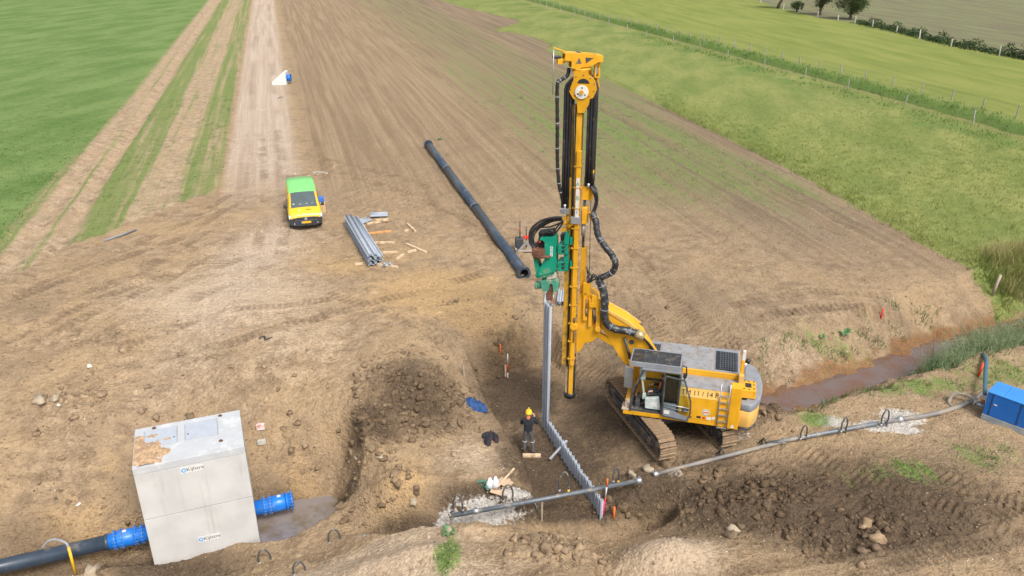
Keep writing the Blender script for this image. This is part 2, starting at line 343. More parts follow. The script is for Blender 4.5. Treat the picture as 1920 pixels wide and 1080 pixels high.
WHITE=E([(905,948,-2.1,90,15,.9),(845,952,-2.1,40,14,.9),(975,925,-2.0,40,12,.8),(1690,785,-1.1,46,20,1.),(1645,800,-1.2,50,13,.9),(1560,795,-1.3,40,13,.8),(1700,805,-1.1,40,12,.8),(1270,885,-1.7,40,12,.5),(700,985,-2.0,50,9,.7),(600,1022,-1.8,30,9,.6),(1390,820,-1.6,40,12,.45)])
ROAD=np.clip(np.maximum(sstep(-4.6,-3.9,q)*sstep(.9,-.3,q)*sstep(42,56,GY),.55*E([(480,480,0,70,130,1.)])),0,1)
INF=inf(GX,GY)
MARK=np.zeros(GX.shape)
for pts,hw,pt,dp in MARKS:
    xa=[a[0] for a in pts]; ya=[a[1] for a in pts]; k=(GX>min(xa)-1)&(GX<max(xa)+1)&(GY>min(ya)-1)&(GY<max(ya)+1)
    d,run,_=linesd(GX[k],GY[k],pts); MARK[k]=np.maximum(MARK[k],sstep(hw+.08,hw-.05,d)*(.45+.55*(np.sin(2*np.pi*run/pt)<0))*sstep(-.3,.25,fbm(GX[k],GY[k],1.5,2,4.)))
for s_0,w0 in ((-3.1,.35),(-.9,.35),(2.0,.25),(4.1,.25),(8.,.3),(10.2,.3),(17,.3),(19.2,.3)): MARK=np.maximum(MARK,.55*np.exp(-((q-s_0+.25*fbm(GX,GY,14,2,1.))/w0)**2)*sstep(44,52,GY)*sstep(-.3,.2,fbm(GX,GY,9,2,2.)))
LUSH=np.maximum(np.exp(-((q-59.7)/1.1)**2),.8*np.exp(-((q-52.8)/2.2)**2)*sstep(-.1,.25,fbm(GX,GY,5,3,1.)))*sstep(45,60,GY)
WEED=np.maximum.reduce([(.25*sstep(5,9,q)+.75*sstep(12,22,q))*sstep(34,31,q)*sstep(36,52,GY)*(.5-.13*sstep(60,120,GY)),E([(1700,880,-1.1,120,30,.5),(1850,850,-1,100,50,.5),(1880,700,-.9,110,40,.6),(1730,725,-1,130,22,.7),(1560,640,-1.2,140,20,.45),(840,1040,-1,26,42,.95),(1530,790,-1.3,40,16,.8),(1600,700,-1.6,110,22,.5),(850,965,-1.3,60,10,.6),(1200,130,0,200,80,.6)]),
  sstep(-12.2,-11.5,q)*sstep(-8.6,-9.8,q)*sstep(-.2,1.,INF)*.64,sstep(-7.6,-6.6,q)*sstep(-4.2,-4.9,q)*sstep(-.2,1.5,INF)*.58,sstep(-9.6,-8.8,q)*sstep(-6.4,-7.4,q)*sstep(-.2,1.5,INF)*.32,
  np.exp(-((q+13.05)/.35)**2)*sstep(-.2,1.,INF)*.42, sstep(-18.5,-15.5,q)*sstep(-14.2,-14.9,q)*sstep(-.2,1.,INF)*.62])
dd=linesd(GX,GY,DITCH)[0]
RUST=.75*sstep(1.35,.75,dd+.5*fbm(GX,GY,1.2,3,2.))*sstep(9.2,10.2,GX)
GLm=np.clip(.5+grassL(GX,GY)/3.,0,1); GRm=np.clip(.5+grassR(GX,GY)/1.6,0,1)
MEAD=np.clip(.5+(q-62.2)/3,0,1)
hedgeX=np.interp(GY,[60,104,115,133,147,155,182,205,260],[68,65,62.5,62.2,60.7,57,56.3,57,60])
ARAB=np.clip(.5+(GX-hedgeX)/4,0,1)
BANK=np.exp(-((q-57.3)/1.0)**2)*sstep(45,60,GY)
ids=np.arange(NX*NY).reshape(NY,NX)
Fq=np.stack([ids[:-1,:-1],ids[:-1,1:],ids[1:,1:],ids[1:,:-1]],-1).reshape(-1,4)
gm,n,b=newmat('ground')
geo=n.n('ShaderNodeNewGeometry').outputs['Position']
def stretched(sx,sy,ang=0.):
    """coordinates across (x) and along (y) the rows, turned by ang"""
    out=n.n('ShaderNodeCombineXYZ')
    for k,(ax,ay,sc2) in enumerate(((.962,.272,sx),(DX,DY,sy))):
        d=n.n('ShaderNodeVectorMath',operation='DOT_PRODUCT'); n.l(geo,d.inputs[0])
        d.inputs[1].default_value=(sc2*(ax*math.cos(ang)-ay*math.sin(ang)),sc2*(ax*math.sin(ang)+ay*math.cos(ang)),0); n.l(d.outputs['Value'],out.inputs[k])
    return out.outputs[0]
rowv=stretched(1.5,.03)
n1=n.noise(geo,.35,3,.6); n2=n.noise(geo,1.7,5,.65); n3=n.noise(geo,9.,4,.7); n4=n.noise(geo,45.,2,.7); nr=n.noise(rowv,1.3,5,.65); nr2=n.noise(rowv,.45,4,.6)
soil=n.mix(n.ramp(n2,.3,.72),(.24,.168,.104),(.445,.326,.205))
soil=n.mix(n.ramp(n1,.38,.64,0,.65),soil,(.43,.305,.175))
A=lambda k: n.attr(k)
def edge(a,nz,k=1.5,s=.12): # mask broken up by noise
    return n.ramp(n.math('ADD',a,n.math('MULTIPLY',n.math('SUBTRACT',nz,.5),k)),.5-s,.5+s)
nmix=n.math('ADD',n.math('MULTIPLY',n2,.55),n.math('MULTIPLY',n3,.45))
soil=n.mix(n.math('MULTIPLY',edge(A('sand'),n2,1.1,.3),.75),soil,(.52,.345,.165))
soil=n.mix(n.math('MULTIPLY',edge(A('pale'),nmix,1.3,.3),.8),soil,(.55,.425,.30))
soil=n.mix(n.math('MULTIPLY',edge(A('damp_shade'),n2,.9,.3),.93),soil,n.mix(n.ramp(n3,.3,.7),(.045,.031,.021),(.105,.074,.049)))
tilled=n.mix(n.ramp(nr,.35,.68),(.255,.183,.112),(.36,.262,.165))
soil=n.mix(A('till'),soil,tilled)
soil=n.mix(n.math('MULTIPLY',A('darkt'),n.ramp(nr2,.3,.6,.35,.85)),soil,n.mix(n.ramp(nr,.35,.65),(.165,.125,.083),(.26,.20,.135)))
soil=n.mix(n.math('MULTIPLY',A('road'),n.ramp(nr,.2,.6,.6,1.)),soil,n.mix(n.ramp(nr,.35,.65),(.47,.37,.285),(.55,.445,.35)))
soil=n.mix(n.math('MULTIPLY',A('mark'),.55),soil,(.135,.09,.056))
soil=n.mix(n.ramp(n3,.28,.6,.38,0.),soil,(.085,.055,.034))
soil=n.mix(n.ramp(n4,.58,.75,0,.4),soil,(.56,.45,.35))
soil=n.mix(n.math('MULTIPLY',edge(A('white'),nmix,1.6,.1),.9),soil,n.mix(n.ramp(n3,.35,.65),(.40,.37,.33),(.60,.57,.53)))
soil=n.mix(n.math('MULTIPLY',edge(A('rust'),n3,1.3,.4),.7),soil,n.mix(n.ramp(n3,.3,.65),(.085,.045,.018),(.26,.10,.025)))
weedc=n.mix(n.ramp(n3,.3,.7),(.075,.14,.03),(.19,.27,.07))
wn=n.math('ADD',n.math('MULTIPLY',nr,.5),n.math('MULTIPLY',n3,.5))
soil=n.mix(n.math('MULTIPLY',edge(A('weed'),wn,2.6,.16),.85),soil,weedc)
# fields
nb=n.noise(stretched(1,.35,-.5),.28,5,.6); nf=n.noise(stretched(1,.5,-.9),2.6,6,.7)
gl=n.mix(n.ramp(nb,.32,.66),(.112,.182,.048),(.195,.265,.092)); gl=n.mix(n.ramp(nf,.3,.7,.4,0),gl,(.062,.13,.03)); gl=n.mix(n.ramp(n2,.45,.7,0,.4),gl,(.17,.27,.09)); gl=n.mix(n.ramp(n3,.45,.8,0,.3),gl,(.2,.28,.1))
grr=n.mix(n.ramp(nb,.3,.68),(.165,.205,.056),(.28,.285,.095)); grr=n.mix(n.ramp(nf,.3,.7,.45,0),grr,(.09,.15,.034)); grr=n.mix(n.ramp(n3,.45,.8,0,.3),grr,(.27,.29,.115))
mead=n.mix(n.ramp(n.noise(stretched(1,.12,-.1),.5,5,.6),.3,.7),(.175,.215,.05),(.265,.28,.078)); mead=n.mix(n.ramp(n3,.3,.7,.3,0),mead,(.115,.16,.036))
arab=n.mix(n.ramp(n.noise(stretched(1,.1,-.1),.6,5,.65),.35,.65),(.16,.14,.092),(.19,.205,.10))
bankc=n.mix(n.ramp(nmix,.38,.6),(.13,.17,.045),(.25,.175,.10))
g=n.mix(edge(A('mead'),n2,.5,.1),grr,mead); g=n.mix(n.math('MULTIPLY',A('lush'),.8),g,n.mix(n.ramp(n3,.3,.7),(.06,.13,.028),(.13,.215,.05))); g=n.mix(n.math('MULTIPLY',A('bank'),n.ramp(nmix,.35,.5)),g,bankc); g=n.mix(edge(A('arab'),n2,.5,.1),g,arab)
cc=n.mix(edge(A('gl'),nmix,1.5,.07),soil,gl); cc=n.mix(edge(A('gr'),nmix,.9,.07),cc,g)
n.l(cc,b.inputs['Base Color']); b.inputs['Roughness'].default_value=.95; b.inputs['Specular IOR Level'].default_value=.15
vo=n.n('ShaderNodeTexVoronoi'); vo.inputs['Scale'].default_value=13.; n.l(geo,vo.inputs['Vector'])
vo2=n.n('ShaderNodeTexVoronoi'); vo2.inputs['Scale'].default_value=5.; n.l(geo,vo2.inputs['Vector'])
crumb=n.math('ADD',n.math('MULTIPLY',vo.outputs['Distance'],-.5),n.math('MULTIPLY',n.math('MULTIPLY',vo2.outputs['Distance'],-.9),n.math('ADD',A('rough'),.12)))
bh=n.math('ADD',n.math('ADD',n.math('MULTIPLY',n3,.7),n.math('MULTIPLY',n4,.3)),crumb)
n.l(n.bump(bh,1.,.075),b.inputs['Normal'])
DARKT=np.maximum(sstep(15,28,q)*sstep(31,44,GY),.7*E([(1330,560,-.4,330,75,1.)]))
TILL=sstep(.4,2.5,q)*sstep(37,52,GY+.2*GX)
ground=npmesh('ground',np.stack([GX,GY,GZ],-1).reshape(-1,3),Fq,gm,True,dict(damp_shade=DAMP_SHADE,sand=SAND,pale=PALE,white=WHITE,road=ROAD,weed=WEED,rust=RUST,gl=GLm,gr=GRm,mead=MEAD,arab=ARAB,bank=BANK,till=TILL,darkt=DARKT,mark=MARK,lush=LUSH,rough=rough(GX,GY)*sstep(70,45,GY)))
ground['kind']='structure'
def zat(x,y):
    """height of the built ground"""
    i=int(np.clip(np.searchsorted(ys,y)-1,0,NY-2)); j=int(np.clip(np.searchsorted(xs,x)-1,0,NX-2))
    a=(x-xs[j])/(xs[j+1]-xs[j]); b_=(y-ys[i])/(ys[i+1]-ys[i])
    return float((GZ[i,j]*(1-a)+GZ[i,j+1]*a)*(1-b_)+(GZ[i+1,j]*(1-a)+GZ[i+1,j+1]*a)*b_)
def zatv(x,y):
    i=np.clip(np.searchsorted(ys,y)-1,0,NY-2); j=np.clip(np.searchsorted(xs,x)-1,0,NX-2)
    a=(x-xs[j])/(xs[j+1]-xs[j]); b_=(y-ys[i])/(ys[i+1]-ys[i])
    return (GZ[i,j]*(1-a)+GZ[i,j+1]*a)*(1-b_)+(GZ[i+1,j]*(1-a)+GZ[i+1,j+1]*a)*b_
def G(px,py,lift=0.):
    """point of the built ground seen at photo position px,py"""
    u=(px-960)/FP; v=(py-540)/FP; d=Vector((u,c_-v*s_,-s_-v*c_)); lo=14.; 
    t=lo
    while t<240:
        p=Vector((0,0,CH))+d*t
        if p.z<zat(p.x,p.y): break
        t+=.08
    a,b_=t-.08,t
    for _ in range(8):
        m_=(a+b_)/2; p=Vector((0,0,CH))+d*m_
        if p.z<zat(p.x,p.y): b_=m_
        else: a=m_
    p=Vector((0,0,CH))+d*b_; p.z=zat(p.x,p.y)+lift; return p
# water
def watermat(name,ca,cb):
    wm,n,b=newmat(name); gp=n.n('ShaderNodeNewGeometry').outputs['Position']
    nw=n.noise(gp,.8,5,.6); nw2=n.noise(gp,5,4,.6)
    n.l(n.mix(n.ramp(n.math('ADD',nw,n.math('MULTIPLY',nw2,.25)),.52,.8),ca,cb),b.inputs['Base Color'])
    b.inputs['Roughness'].default_value=.03; b.inputs['Specular IOR Level'].default_value=.9
    n.l(n.bump(n.noise(gp,3.5,3),.06,.02),b.inputs['Normal']); return wm
def water(name,poly,z,wm):
    m=MB(); m.add([(p[0],p[1],z) for p in poly],[tuple(range(len(poly)))]); o=m.build(name,wm); o['kind']='structure'; return o
left=[];right=[]
DITCH[0]=(7.6,25.7)
for i,(x,y) in enumerate(DITCH):
    a=DITCH[max(0,i-1)]; c2=DITCH[min(len(DITCH)-1,i+1)]; d=Vector((c2[0]-a[0],c2[1]-a[1],0)).normalized(); nn=Vector((-d.y,d.x,0))*2.2
    left.append((x+nn.x,y+nn.y)); right.append((x-nn.x,y-nn.y))
water('ditch_water',right+left[::-1],-2.2,watermat('ditch_water',(.15,.105,.09),(.15,.07,.035)))
nn=Vector((-CHX.y,CHX.x,0)); PUD=[]
for t,w_ in ((1.2,-2.4),(6.,-2.4),(6.,2.2),(1.2,2.2)):
    a=CHM+CHX*t+nn*w_; PUD.append((a.x,a.y))
water('puddle_water',PUD,-3.8,watermat('puddle_water',(.22,.195,.19),(.15,.115,.075)))
# ---------------------------------------------------------------- shared materials
def streaked(name,col,stain,rough=.85):
    """cast concrete: faint vertical runs and cloudy patches"""
    m,n,b=newmat(name); tc=n.n('ShaderNodeTexCoord').outputs['Object']
    mp=n.n('ShaderNodeMapping'); mp.inputs['Scale'].default_value=(5,5,.35); n.l(tc,mp.inputs[0])
    s1=n.noise(mp.outputs[0],1.,5,.65); s2=n.noise(tc,1.1,4,.55); s3=n.noise(tc,60,2,.6)
    sp=n.n('ShaderNodeSeparateXYZ'); n.l(tc,sp.inputs[0]); foot=n.ramp(n.math('ADD',sp.outputs[2],n.math('MULTIPLY',s1,.7)),.35,1.15,.75,0.)
    c=n.mix(n.ramp(s2,.3,.7),tuple(v*.9 for v in col),tuple(v*1.05 for v in col)); c=n.mix(n.ramp(s1,.55,.75,0,.45),c,stain); c=n.mix(n.ramp(s3,.62,.72,0,.35),c,tuple(v*.6 for v in col)); c=n.mix(foot,c,(.33,.26,.17))
    n.l(c,b.inputs['Base Color']); b.inputs['Roughness'].default_value=rough; n.l(n.bump(s3,.15,.02),b.inputs['Normal']); return m
def painted(name,col,grime,rough=.42):
    """machine paint with dust, grease runs and chips"""
    m,n,b=newmat(name); tc=n.n('ShaderNodeTexCoord').outputs['Object']
    mp=n.n('ShaderNodeMapping'); mp.inputs['Scale'].default_value=(9,9,.8); n.l(tc,mp.inputs[0])
    s1=n.noise(mp.outputs[0],1.,4,.7); s2=n.noise(tc,1.3,5,.65); s3=n.noise(tc,22,4,.7)
    c=n.mix(n.ramp(s2,.35,.65),tuple(v*.86 for v in col),tuple(min(1,v*1.06) for v in col))
    c=n.mix(n.ramp(s2,.56,.74,0,.4),c,(.46,.31,.13)); c=n.mix(n.ramp(s1,.58,.74,0,.5),c,grime); k=n.ramp(s3,.66,.72,0,.7); c=n.mix(k,c,(.09,.06,.035))
    n.l(c,b.inputs['Base Color']); n.l(n.math('ADD',rough,n.math('MULTIPLY',n.ramp(s2,.45,.7),.3)),b.inputs['Roughness']); return m
YEL=painted('machine_yellow',(.72,.36,.012),(.30,.17,.03))
YELD=mat('worn_yellow',(.50,.27,.02),.6,0,.25,5,dirt=(.16,.12,.06),amt=.15)
YELP=mat('pale_lit_yellow',(.72,.42,.10),.5,0,.1,2,dirt=(.45,.35,.2),amt=.2)  # paler machine yellow; paints the lit boom top and sloped strip lighter
BLK=mat('black_rubber',(.022,.022,.025),.45,0,.25,6,dirt=(.16,.13,.10),amt=.12)
DGR=mat('dark_grey_paint',(.055,.058,.062),.5,0,.2,5,dirt=(.2,.17,.13),amt=.25)
GRY=mat('grey_paint',(.23,.25,.28),.5,0,.12,3,dirt=(.3,.26,.2),amt=.2)
STL=mat('bare_steel',(.48,.49,.51),.38,.7,.15,8)
TREAD=mat('tread_plate',(.40,.40,.41),.5,.35,.12,4,bump=.3,dirt=(.30,.25,.19),amt=.3,bscale=60)
GRIL=mat('black_grille',(.02,.022,.025),.6,0,.1,8)
SHOE=mat('track_shoe',(.30,.215,.135),.75,.15,.35,7,bump=.4,dirt=(.33,.23,.14),amt=.6)
TRKD=mat('muddy_steel',(.07,.072,.075),.55,.3,.3,4,dirt=(.25,.18,.12),amt=.3)
GRN=painted('hammer_green',(.0,.27,.165),(.08,.13,.09))
GRNP=mat('hammer_green_muddy',(.06,.27,.18),.65,0,.2,6,dirt=(.36,.32,.22),amt=.35)
RUSTM=mat('rusty_steel',(.16,.075,.045),.75,.2,.35,8,bump=.3)
PVC=mat('pile_grey',(.33,.37,.43),.42,0,.07,2,dirt=(.33,.29,.25),amt=.1)
WOOD=mat('pale_timber',(.60,.45,.30),.75,0,.2,6,dirt=(.36,.26,.16),amt=.25)
WOODO=mat('orange_timber',(.60,.30,.11),.75,0,.2,6)
WOODG=mat('grey_timber',(.36,.30,.23),.85,0,.2,6)
CONC=streaked('concrete',(.51,.51,.50),(.36,.34,.29))
CONT=mat('concrete_top',(.44,.455,.475),.85,0,.05,2.2,bump=.12,dirt=(.55,.56,.56),amt=.25,bscale=30)
BLUE=mat('pipe_blue',(.012,.17,.62),.34,0,.08,3,dirt=(.1,.2,.42),amt=.12)
PE=mat('black_pipe',(.04,.058,.085),.3,0,.2,2,dirt=(.18,.16,.14),amt=.15)  # bluish tint puts the sheen of the plastic into the base colour
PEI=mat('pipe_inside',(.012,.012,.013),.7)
WHT=mat('white_paint',(.64,.64,.63),.5,0,.04,4)
BOLT=mat('zinc_bolt',(.62,.62,.60),.35,.8,.1,10)
GLS=mat('tinted_glass',(.06,.085,.09),.05,0,.1,3,spec=.9)
RED=mat('red_paint',(.62,.035,.02),.5,0,.1,5)
ORG=mat('orange_marker',(.85,.17,.02),.5,0,.08,5)
PNK=mat('pink_marker',(.85,.04,.25),.5,0,.08,5)
YLF=mat('yellow_plastic',(.80,.50,.02),.45,0,.08,5)
INK=mat('dark_print',(.015,.02,.03),.6)
def glass(name,col=(.8,.9,.88)):
    m,n,b=newmat(name); b.inputs['Base Color'].default_value=(*col,1); b.inputs['Roughness'].default_value=.03
    b=n.n('ShaderNodeBsdfGlossy'); b.inputs['Roughness'].default_value=.04
    t=n.n('ShaderNodeBsdfTransparent'); t.inputs[0].default_value=(*col,1); mx=n.n('ShaderNodeMixShader'); mx.inputs[0].default_value=.10
    out=m.node_tree.nodes['Material Output']; n.l(t.outputs[0],mx.inputs[1]); n.l(b.outputs[0],mx.inputs[2]); n.l(mx.outputs[0],out.inputs[0]); return m
CLR=glass('clear_glass'); CLG=glass('green_glass',(.25,.45,.38))
def text(s,size,material,name,parent,M4,depth=.002,sx=1.):
    cu=bpy.data.curves.new(name,'FONT'); cu.body=s; cu.size=size; cu.extrude=depth; cu.align_x='CENTER'; cu.align_y='CENTER'; cu.resolution_u=3
    o=bpy.data.objects.new(name+'_curve',cu); COL.objects.link(o)
    dg=bpy.context.evaluated_depsgraph_get(); me=bpy.data.meshes.new_from_object(o.evaluated_get(dg)); me.name=name
    COL.objects.unlink(o); bpy.data.objects.remove(o); bpy.data.curves.remove(cu)
    me.transform(M4@Matrix.Diagonal((sx,1,1,1))); me.materials.clear(); me.materials.append(material)
    q=bpy.data.objects.new(name,me); return link(q,parent)
def frame(o,x,y,z=None):
    """matrix with given origin and axes"""
    x=Vector(x).normalized(); y=Vector(y); y=(y-x*y.dot(x)).normalized(); z=x.cross(y)
    m=Matrix((x,y,z)).transposed().to_4x4(); m.translation=Vector(o); return m
# ---------------------------------------------------------------- concrete chamber
CW,CD,CB,CT=1.63,1.13,-4.2,.13
ch=empty('concrete_chamber',(CHM.x,CHM.y,CB),math.atan2(CHX.y,CHX.x),'tall grey concrete pump chamber with two hatches on its white top','chamber')
h=CT-CB
m=MB(); z0=0
for k,(za,zb,ins) in enumerate(((0,.42,.0),(.42,.435,.02),(.435,2.36,.0),(2.36,2.385,.03),(2.385,h-.26,.0))):
    m.box(-CW+ins,CW-ins,-CD+ins,CD-ins,za,zb)
m.build('wall_block',CONC,ch,bevel=.012)
m=MB().box(-CW+.025,CW-.025,-CD+.025,CD-.025,h-.26,h-.25).build('joint',CONC,ch)
MB().box(-CW,CW,-CD,CD,h-.25,h).build('cover_slab',[CONT],ch,bevel=.012)
slab=ch.children[-1]
for x0,x1 in ((-1.32,-.36),(-.1,.88)):
    f=MB().box(x0-.02,x1+.02,-.12,.86,h+.003,h+.008).build('hatch_frame',STL,ch)
    MB().box(x0,x1,-.1,.84,h+.008,h+.016).build('hatch',mat('hatch_steel',(.50,.54,.60),.35,.25,.06,3),ch)
    MB().tube([(x1-.08 if x0<-1 else x0+.08,.2,h+.016),(x1-.08 if x0<-1 else x0+.08,.2,h+.03)],.025,8).build('hatch_lock',DGR,ch)
for x,y in ((-1.05,.98),(1.0,.98),(.95,-.55),(-.95,-.55)):
    MB().tube([(x,y,h+.002),(x,y,h+.012)],.07,10).tube([(x,y,h+.012),(x,y,h+.05)],.025,8).build('lifting_socket',RUSTM,ch)
# soil lying on the cover
m=MB(); k=26
vs=[];fs=[]
for i in range(k+1):
    for j in range(k+1):
        x=-CW+.03+i/k*1.05; y=-CD+.04+j/k*1.75
        e=float(fbm(np.array([x*1.0]),np.array([y]),.35,3,9.)[0]); d=.42-math.hypot((x+1.35)/.85,(y+.35)/1.05)*.45+e*.35
        vs.append((x,y,h-.01+max(-.02,min(.085,d*.3))+(.02*float(perlin(np.array([x*9]),np.array([y*9]))[0]) if d>.05 else 0)))
fs=[(i*(k+1)+j,(i+1)*(k+1)+j,(i+1)*(k+1)+j+1,i*(k+1)+j+1) for i in range(k) for j in range(k)]
m.add(vs,fs,0,True); m.build('soil_on_cover',mat('dry_soil',(.42,.28,.165),.95,0,.3,9,bump=.7,bscale=40),None,(CHM.x,CHM.y,CB),math.atan2(CHX.y,CHX.x),label='patch of dry sandy soil spilled on the left end of the chamber top',cat='soil')
PRB=mat('print_blue',(.02,.32,.70),.5)
for zz,xc in ((h-.42,.02),(1.15,.12)):
    st=MB().box(xc-.33,xc+.33,-CD-.006,-CD-.002,zz-.11,zz+.11).build('sticker',WHT,ch)
    text('Kijlstra',.18,INK,'lettering',st,frame((xc+.08,-CD-.0075,zz),(1,0,0),(0,0,1)),.0005,1.0)
    ring=[(math.cos(a)*r,math.sin(a)*r) for r,aa in ((.078,range(40,330,18)),(.045,range(320,30,-18))) for a in [R(t) for t in aa]]
    MB().prism([(xc-.245+p[0],zz+p[1]) for p in ring],'y',-CD-.0085,-CD-.0065).box(xc-.245,xc-.175,-CD-.0085,-CD-.0065,zz-.012,zz+.012).build('logo',PRB,st)
# ---------------------------------------------------------------- large pipes at the chamber
PZ=-3.18; PR=.26
def coupling(x0,x1,name,label,flip=1,free=False):
    """blue flanged coupling; x measured along the chamber's long direction"""
    r=empty(name,(CHM.x+CHX.x*x0,CHM.y+CHX.y*x0,PZ),math.atan2(CHX.y,CHX.x)+(0 if flip>0 else math.pi),label,'pipe')
    L=abs(x1-x0)
    MB().tube([(0,0,0),(L,0,0)],PR,28).build('pipe_body',BLUE,r)
    fl=[.32,.52,L-.22,L-.06] if free else [.32,.52,L-.42,L-.22]
    for i,f in enumerate(fl):
        a=MB().tube([(f-.026,0,0),(f-.025,0,0),(f+.025,0,0),(f+.026,0,0)],[PR-.01,PR+.075,PR+.075,PR-.01],28).build('flange',BLUE,r)
        if i!=2 or not free:
            b=MB()
            for t in range(16):
                an=2*math.pi*t/16; y,z=math.cos(an)*(PR+.045),math.sin(an)*(PR+.045)
                b.tube([(f-.055,y,z),(f+.055,y,z)],.018,6)
            b.build('bolts',BOLT,a,kind='stuff')
    MB().tube([(.56,0,0),(.6,0,0),(L-.3,0,0),(L-.26,0,0)],[PR,PR+.028,PR+.028,PR],28).build('sleeve',BLUE,r)
    MB().box(.78,.9,-.05,.05,PR+.02,PR+.034).build('type_plate',WHT,r)
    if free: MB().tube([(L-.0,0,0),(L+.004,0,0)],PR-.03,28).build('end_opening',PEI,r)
    return r
coupling(CW-.02,CW+1.28,'blue_pipe_coupling','blue flanged pipe stub ending over the brown puddle',1,True)
coupling(-CW+.02,-CW-1.35,'blue_pipe_coupling','blue bolted coupling joining the black pipe to the chamber',-1)
r=empty('black_supply_pipe',(CHM.x-CHX.x*(CW+1.3),CHM.y-CHX.y*(CW+1.3),PZ),math.atan2(CHX.y,CHX.x)+math.pi,'large black plastic pipe leaving the frame at bottom left','pipe')
MB().tube([(-.3,0,0),(9,0,0)],PR-.02,28).build('pipe_body',PE,r)
MB().tube([(.02,0,0),(.03,0,0),(.12,0,0),(.13,0,0)],[PR-.02,PR+.015,PR+.015,PR-.02],28).build('weld_collar',PE,r)
# long black pipe in the field
a=P(803,271,.25); b_=P(983,515,.0); a.z=zat(a.x,a.y)+.24; b_.z=zat(b_.x,b_.y)+.24
d=(b_-a); L=d.length; r=empty('long_black_pipe',a,math.atan2(d.y,d.x),'long black pipe of welded lengths lying across the bare field','pipe')
r.rotation_euler=(0,-math.asin(d.z/L),math.atan2(d.y,d.x))
cuts=[0,L*.275,L*.60,L]
for i in range(3):
    MB().ring((cuts[i]+.02,0,0),(cuts[i+1]-.02,0,0),.255,.22,28,0,1).build('pipe_length',[PE,PEI],r)
for x in cuts[1:3]:
    for e in (-.13,.13): MB().ring((x+e-.05,0,0),(x+e+.05,0,0),.275,.22,28).build('weld_collar',PE,r)
    MB().ring((x-.06,0,0),(x+.06,0,0),.265,.22,28).build('clamp_band',STL,r)
for x in (.06,L-.1): MB().ring((x-.11,0,0),(x+.11,0,0),.33,.21,28,0,1).build('end_flange',[PE,PEI],r)
# ---------------------------------------------------------------- sheet piles
def pile_mesh(L,name='sheet_pile'):
    m=MB(); p=.25; t=.014; A=.055; 
    prof=[]
    for k in range(2):
        b0=k*p; prof+=[(b0,-A),(b0+.055,-A),(b0+.095,A),(b0+.18,A),(b0+.22,-A)]
    prof.append((2*p-.004,-A))
    up=[(x,y+t) for x,y in prof]; n=len(prof)
    vs=[(x,y,z) for z in (0,L) for x,y in prof]+[(x,y,z) for z in (0,L) for x,y in up]
    fs=[]
    for i in range(n-1):
        fs+=[(i,i+1,n+i+1,n+i),(2*n+i,3*n+i,3*n+i+1,2*n+i+1),(i,2*n+i,2*n+i+1,i+1),(n+i,n+i+1,3*n+i+1,3*n+i)]
    fs+=[(0,n,3*n,2*n),(n-1,3*n-1,4*n-1,2*n-1)]
    m.add(vs,fs)
    for k in range(2):
        x=k*p+.1375
        m.ring((x,A-.02,0),(x,A-.02,L),.062,.05,6)
    return m.mesh(name,PVC)
W0=P(1027,818,-2.5); W1=P(1127,970,-2.6); wd=(W1-W0); wd.z=0; wl=wd.length; wd.normalize(); wa=math.atan2(wd.y,wd.x)
shp=pile_mesh(1.6); tall=pile_mesh(6.9)
for i in range(10):
    s0=i*wl/10; p=W0+wd*s0; top=-1.80-.016*i-(.05 if i==6 else 0)+random.uniform(-.015,.015)
    o=bpy.data.objects.new('sheet_pile',shp); link(o); o.location=(p.x,p.y,top-1.6); o.rotation_euler=(0,0,wa)
    wh=('first','second','third','fourth','fifth','sixth','seventh','eighth','ninth','last')[i]
    tag(o,f'grey sheet pile driven into the pit floor, {wh} in row from the tall pile','sheet pile','driven sheet piles in a row')
p=W0-wd*.50
o=bpy.data.objects.new('sheet_pile',tall); link(o); o.location=(p.x,p.y,-4.0); o.rotation_euler=(0,0,wa); PILETOP=2.9
tag(o,'tall grey sheet pile standing upright under the green hammer','sheet pile')
TALLX=p
# bundle of piles beside the van and its offcuts
bl=pile_mesh(6.4); a=P(648,420,.1); b_=P(694,499,.1); d=(b_-a); ba=math.atan2(d.y,d.x)
nm=['lowest','second from below','middle','fourth from below','topmost']
for i in range(5):
    o=bpy.data.objects.new('sheet_pile',bl); link(o)
    side=Vector((-math.sin(ba),math.cos(ba),0)); off=(0,.25,0,.25,.0)[i]-.1
    base=a+side*(off+.05)+Vector((math.cos(ba),math.sin(ba),0))*random.uniform(-.04,.04)
    zz=max(zat(a.x,a.y),zat(b_.x,b_.y))+.09+i*.118
    # lay along d: local z -> d
    X=Vector((-math.sin(ba),math.cos(ba),0)); Zd=Vector((math.cos(ba),math.sin(ba),0)); Yv=Zd.cross(X)
    if i%2: X=-X; Yv=-Yv; base=base+side*.5
    M4=Matrix((X,Yv,Zd)).transposed().to_4x4(); M4.translation=Vector((base.x,base.y,zz)); o.matrix_world=M4
    tag(o,f'grey sheet pile in the stack beside the van, {nm[i]} of the stack','sheet pile','stacked sheet piles')
def lay_pile(me,p,ang,z,label,flip=False,tilt=0.):
    o=bpy.data.objects.new('sheet_pile',me); link(o)
    X=Vector((-math.sin(ang),math.cos(ang),0)); Zd=Vector((math.cos(ang),math.sin(ang),tilt)).normalized(); Yv=Zd.cross(X)
    if flip: X=-X; Yv=-Yv
    M4=Matrix((X,Yv,Zd)).transposed().to_4x4(); M4.translation=Vector((p.x,p.y,z)); o.matrix_world=M4
    return tag(o,label,'sheet pile')
sh1=pile_mesh(1.0); sh2=pile_mesh(.35); sh3=pile_mesh(.85)
p=G(694,411); lay_pile(sh1,p,R(5),p.z+.2,'short grey pile offcut lying nearest the field, right of two others')
p=G(684,413); lay_pile(sh3,p,R(238),p.z+.15,'short grey pile offcut lying crosswise behind the stack')
